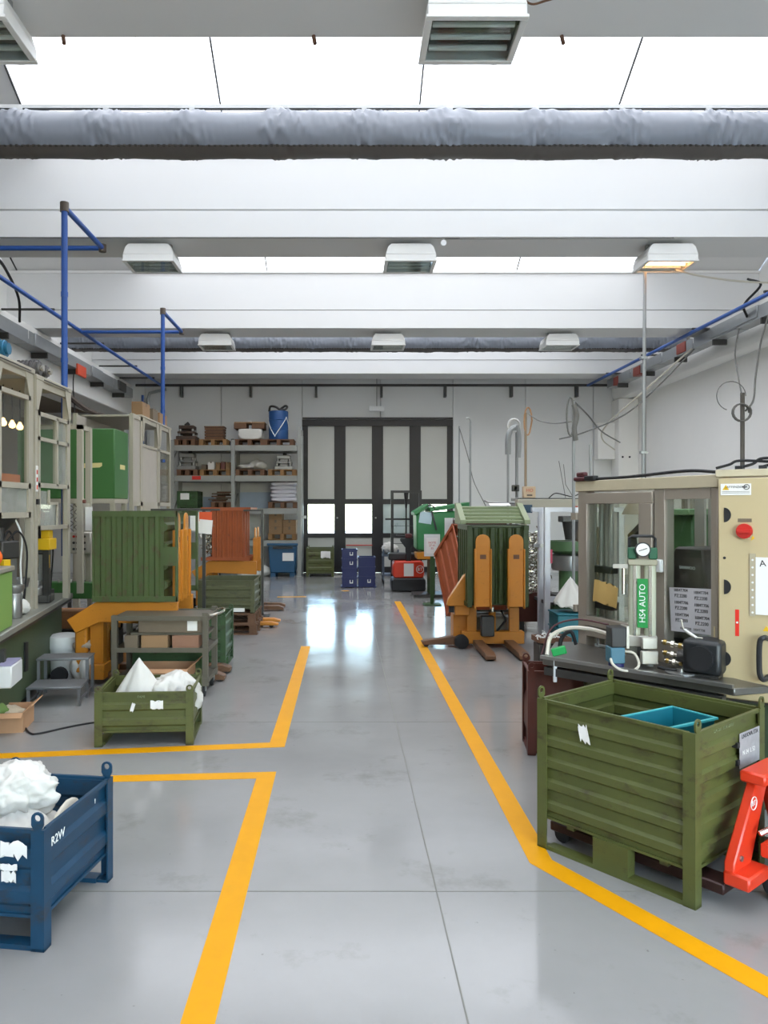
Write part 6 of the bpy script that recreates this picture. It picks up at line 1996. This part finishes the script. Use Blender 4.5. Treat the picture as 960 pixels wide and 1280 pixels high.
# bench shelf with switchgear behind
t = thing('switch_shelf', 'cream shelf beam with coloured switches behind the feeder station', 'shelf', (3.2, 11.4, 0))
MB().box(-.65, .6, -.1, .12, 1.66, 1.84).build('shelf_box', CREAM, t, bevel=.008)
for k in range(5):
    MB().box(.18 + .06 * k, .225 + .06 * k, -.115, -.10, 1.68, 1.74).build('switch', [REDS, BLUEB, DSTEEL, MAROON, NAVY][k], t)
MB().box(-.62, -.45, -.14, -.10, 1.64, 1.76).build('blue_unit', BLUEB, t)
MB().box(-.62, .60, -.06, .06, 1.84, 1.86).build('cable_trough', DSTEEL, t)
for x in (-.55, .5):
    MB().box(x - .03, x + .03, -.03, .05, 0, 1.66).build('leg', CREAM, t)
t = thing('tan_box', 'small tan box lettered in red standing on the cream shelf beam', 'box', (PX(661, 11.4), 11.4, 1.861))
MB().box(-.09, .09, -.05, .05, 0, .17).build('box_body', M('tan_box', '#c9b092', .7), t, bevel=.006)
text('box_lettering', 'HO', .07, INKR, t, (0, -.052, .11), (PI / 2, 0, 0))
MB().box(-.04, .04, -.052, -.05, .03, .05).build('box_mark', INK, t)


def pole(label, px, y, ztop, r=.018, mat=GALV):
    t = thing('service_pole', label, 'pole', (PX(px, y), y, 0))
    MB().cyl((0, 0, 0), (0, 0, ztop), r, n=8).build('pole_tube', mat, t)
    MB().cyl((0, 0, 0), (0, 0, .012), r * 3, n=12).build('pole_base', mat, t)
    return t


pole('shorter thin pole beside the right edge of the gate', 574, 14.4, 3.25, .014)
p = pole('thin pole with hooked top right of the gate', 588, 13.6, 3.25, .018)
MB().tube([(0, 0, 3.25), (-.01, 0, 3.29), (-.04, 0, 3.31), (-.08, 0, 3.30)], .016, 6).build('hook', GALV, p)
wire('hanging_cable', 'thin cord slanting down from the thin pole top right of the gate', [(PX(574, 14.4), 14.35, 3.2), (PX(586, 14), 14, 2.6), (PX(592, 13.8), 13.8, 2.2), (PX(606, 13.6), 13.5, 1.75)], .008, WIRE)
p = pole('left pole of the pair bridged by a hose arm above the tipped green bin', 635, 12.0, 2.85, .018)
MB().tube(smooth_path([(0, 0, 2.55), (.0, -.02, 2.8), (.04, -.02, 2.93), (.14, 0, 2.98)]), .045, 8).build('hose_arm', GALV, p)
p = pole('right pole of the pair bridged by a hose arm above the tipped green bin', 646, 12.0, 2.95, .024)
MB().tube([(-.05 + .09 * math.cos(i * .5), -.03, 3.0 + .10 * math.sin(i * .5)) for i in range(26)], .016, 6).build('hose_coil', WPLAS, p)
MB().tube(smooth_path([(0, -.02, 3.0), (.03, -.02, 2.8), (.02, -.02, 2.5)]), .04, 8).build('hose_sleeve', GALV, p)
MB().box(-.09, .02, -.09, -.03, 1.97, 2.07).build('gauge_box', DSTEEL, p, bevel=.006)
MB().box(-.06, -.02, -.09, -.085, 1.99, 2.05).build('gauge_face', PAPER, p)
for z in (1.85, 1.75, 1.65):
    MB().box(-.10, .06, -.08, -.03, z - .03, z + .02).build('valve', STEEL, p, bevel=.006)
MB().tube([(-.02, -.04, 1.78), (-.45, -.04, 1.80), (-.52, -.04, 1.83)], .014, 6).build('side_arm', STEEL, p)
p = pole('pole with orange hose coil beside the tan box', 657, 11.6, 3.15, .02, M('tan_pole', '#9b8871', .5))
MB().tube([(.03 + .055 * math.cos(i * .45), -.04 + .004 * (i % 14), 3.02 + .21 * math.sin(i * .45)) for i in range(42)], .012, 6, ).build('hose_coil', M('orange_hose', '#b58a62', .5), p)
p = pole('pole with hanging grey cables left of the beige machine', 717, 9.6, 3.05, .02)
MB().tube([(-.05 + .045 * math.cos(i * .5), -.03, 2.85 + .24 * math.sin(i * .5)) for i in range(26)], .010, 6).build('cable_coil', WIRE, p)
MB().tube(smooth_path([(.0, -.02, 3.0), (.03, -.03, 2.85), (.0, -.03, 2.7), (.02, -.03, 2.55)]), .032, 7).build('cable_bundle', WIRE, p)
wire('hanging_cable', 'dark cable sagging from the cable pole top towards the right wall', [(PX(717, 9.6), 9.6, 3.05), (PX(735, 10.5), 10.5, 2.98), (PX(752, 11.5), 11.5, 2.86), (PX(775, 12.5), 12.5, 2.78)], .010, WIRE)
wire('hanging_cable', 'thin cable sagging between the orange coil pole and the cable pole', [(PX(660, 11.6), 11.55, 3.12), (PX(675, 11.2), 11.2, 2.98), (PX(695, 10.6), 10.6, 2.88), (PX(722, 10.), 10.0, 2.85)], .008, WIRE)
pole('short slim pole behind the top left corner of the beige machine', 738, 9.0, 2.45, .016)
t = thing('aerial_wires', 'two thin stiff wires rising behind the feeder station', 'wire', (PX(707, 11.4), 11.4, 1.861))
MB().tube([(0, 0, 0), (-.10, 0, .55)], .005, 5).build('wire_strand', WIRE, t)
MB().tube([(.12, 0, 0), (0, 0, .2), (-.03, 0, .5)], .005, 5).build('wire_strand', WIRE, t)
MB().tube(smooth_path([(-.25, 0, 0), (-.15, 0, .07), (.0, 0, .04), (.1, 0, .02), (.2, 0, .06)]), .008, 5).build('wire_strand', RUBBER, t)
p = pole('black pole with cable loops against the right wall', 928, 10.6, 3.3, .03, M('pole_dark', '#55504a', .5))
MB().tube([(-.05 + .12 * math.cos(i * .4), -.04 - .002 * i, 3.02 + .12 * math.sin(i * .4)) for i in range(34)], .012, 6).build('cable_loop', WIRE, p)
MB().tube([(-.18 + .20 * math.cos(2 * PI * i / 30), -.05, 3.25 + .20 * math.sin(2 * PI * i / 30)) for i in range(22)], .006, 5).build('cable_loop', WIRE, p)
x0 = PX(928, 10.6)
wire('hanging_cable', 'left cable hanging from the tray to the black pole with loops', [(6.62, 12.9, 4.72), (6.3, 12.4, 4.2), (5.85, 11.4, 3.6), (x0 - .02, 10.58, 3.28)], .012, WIRE)
wire('hanging_cable', 'right cable hanging from the tray to the black pole with loops', [(6.62, 12.0, 4.72), (6.45, 11.9, 4.3), (6.1, 11.4, 3.7), (5.8, 10.9, 3.25), (x0 + .03, 10.57, 3.05)], .014, WIRE)
# a low machine line behind the beige machine so the glass does not look into nothing
t = thing('rear_machine', 'pale machine cabinet standing behind the beige machine', 'machine', (4.5, 8.4, 0))
MB().box(-.5, .9, -.4, .4, .1, 1.15).build('machine_body', WPLAS, t, bevel=.02)
MB().box(-.45, .85, -.35, .35, 0, .1).build('plinth', BLACKP, t)
MB().box(-.3, .5, -.2, .3, 1.15, 1.5).build('machine_head', STEEL, t, bevel=.02)
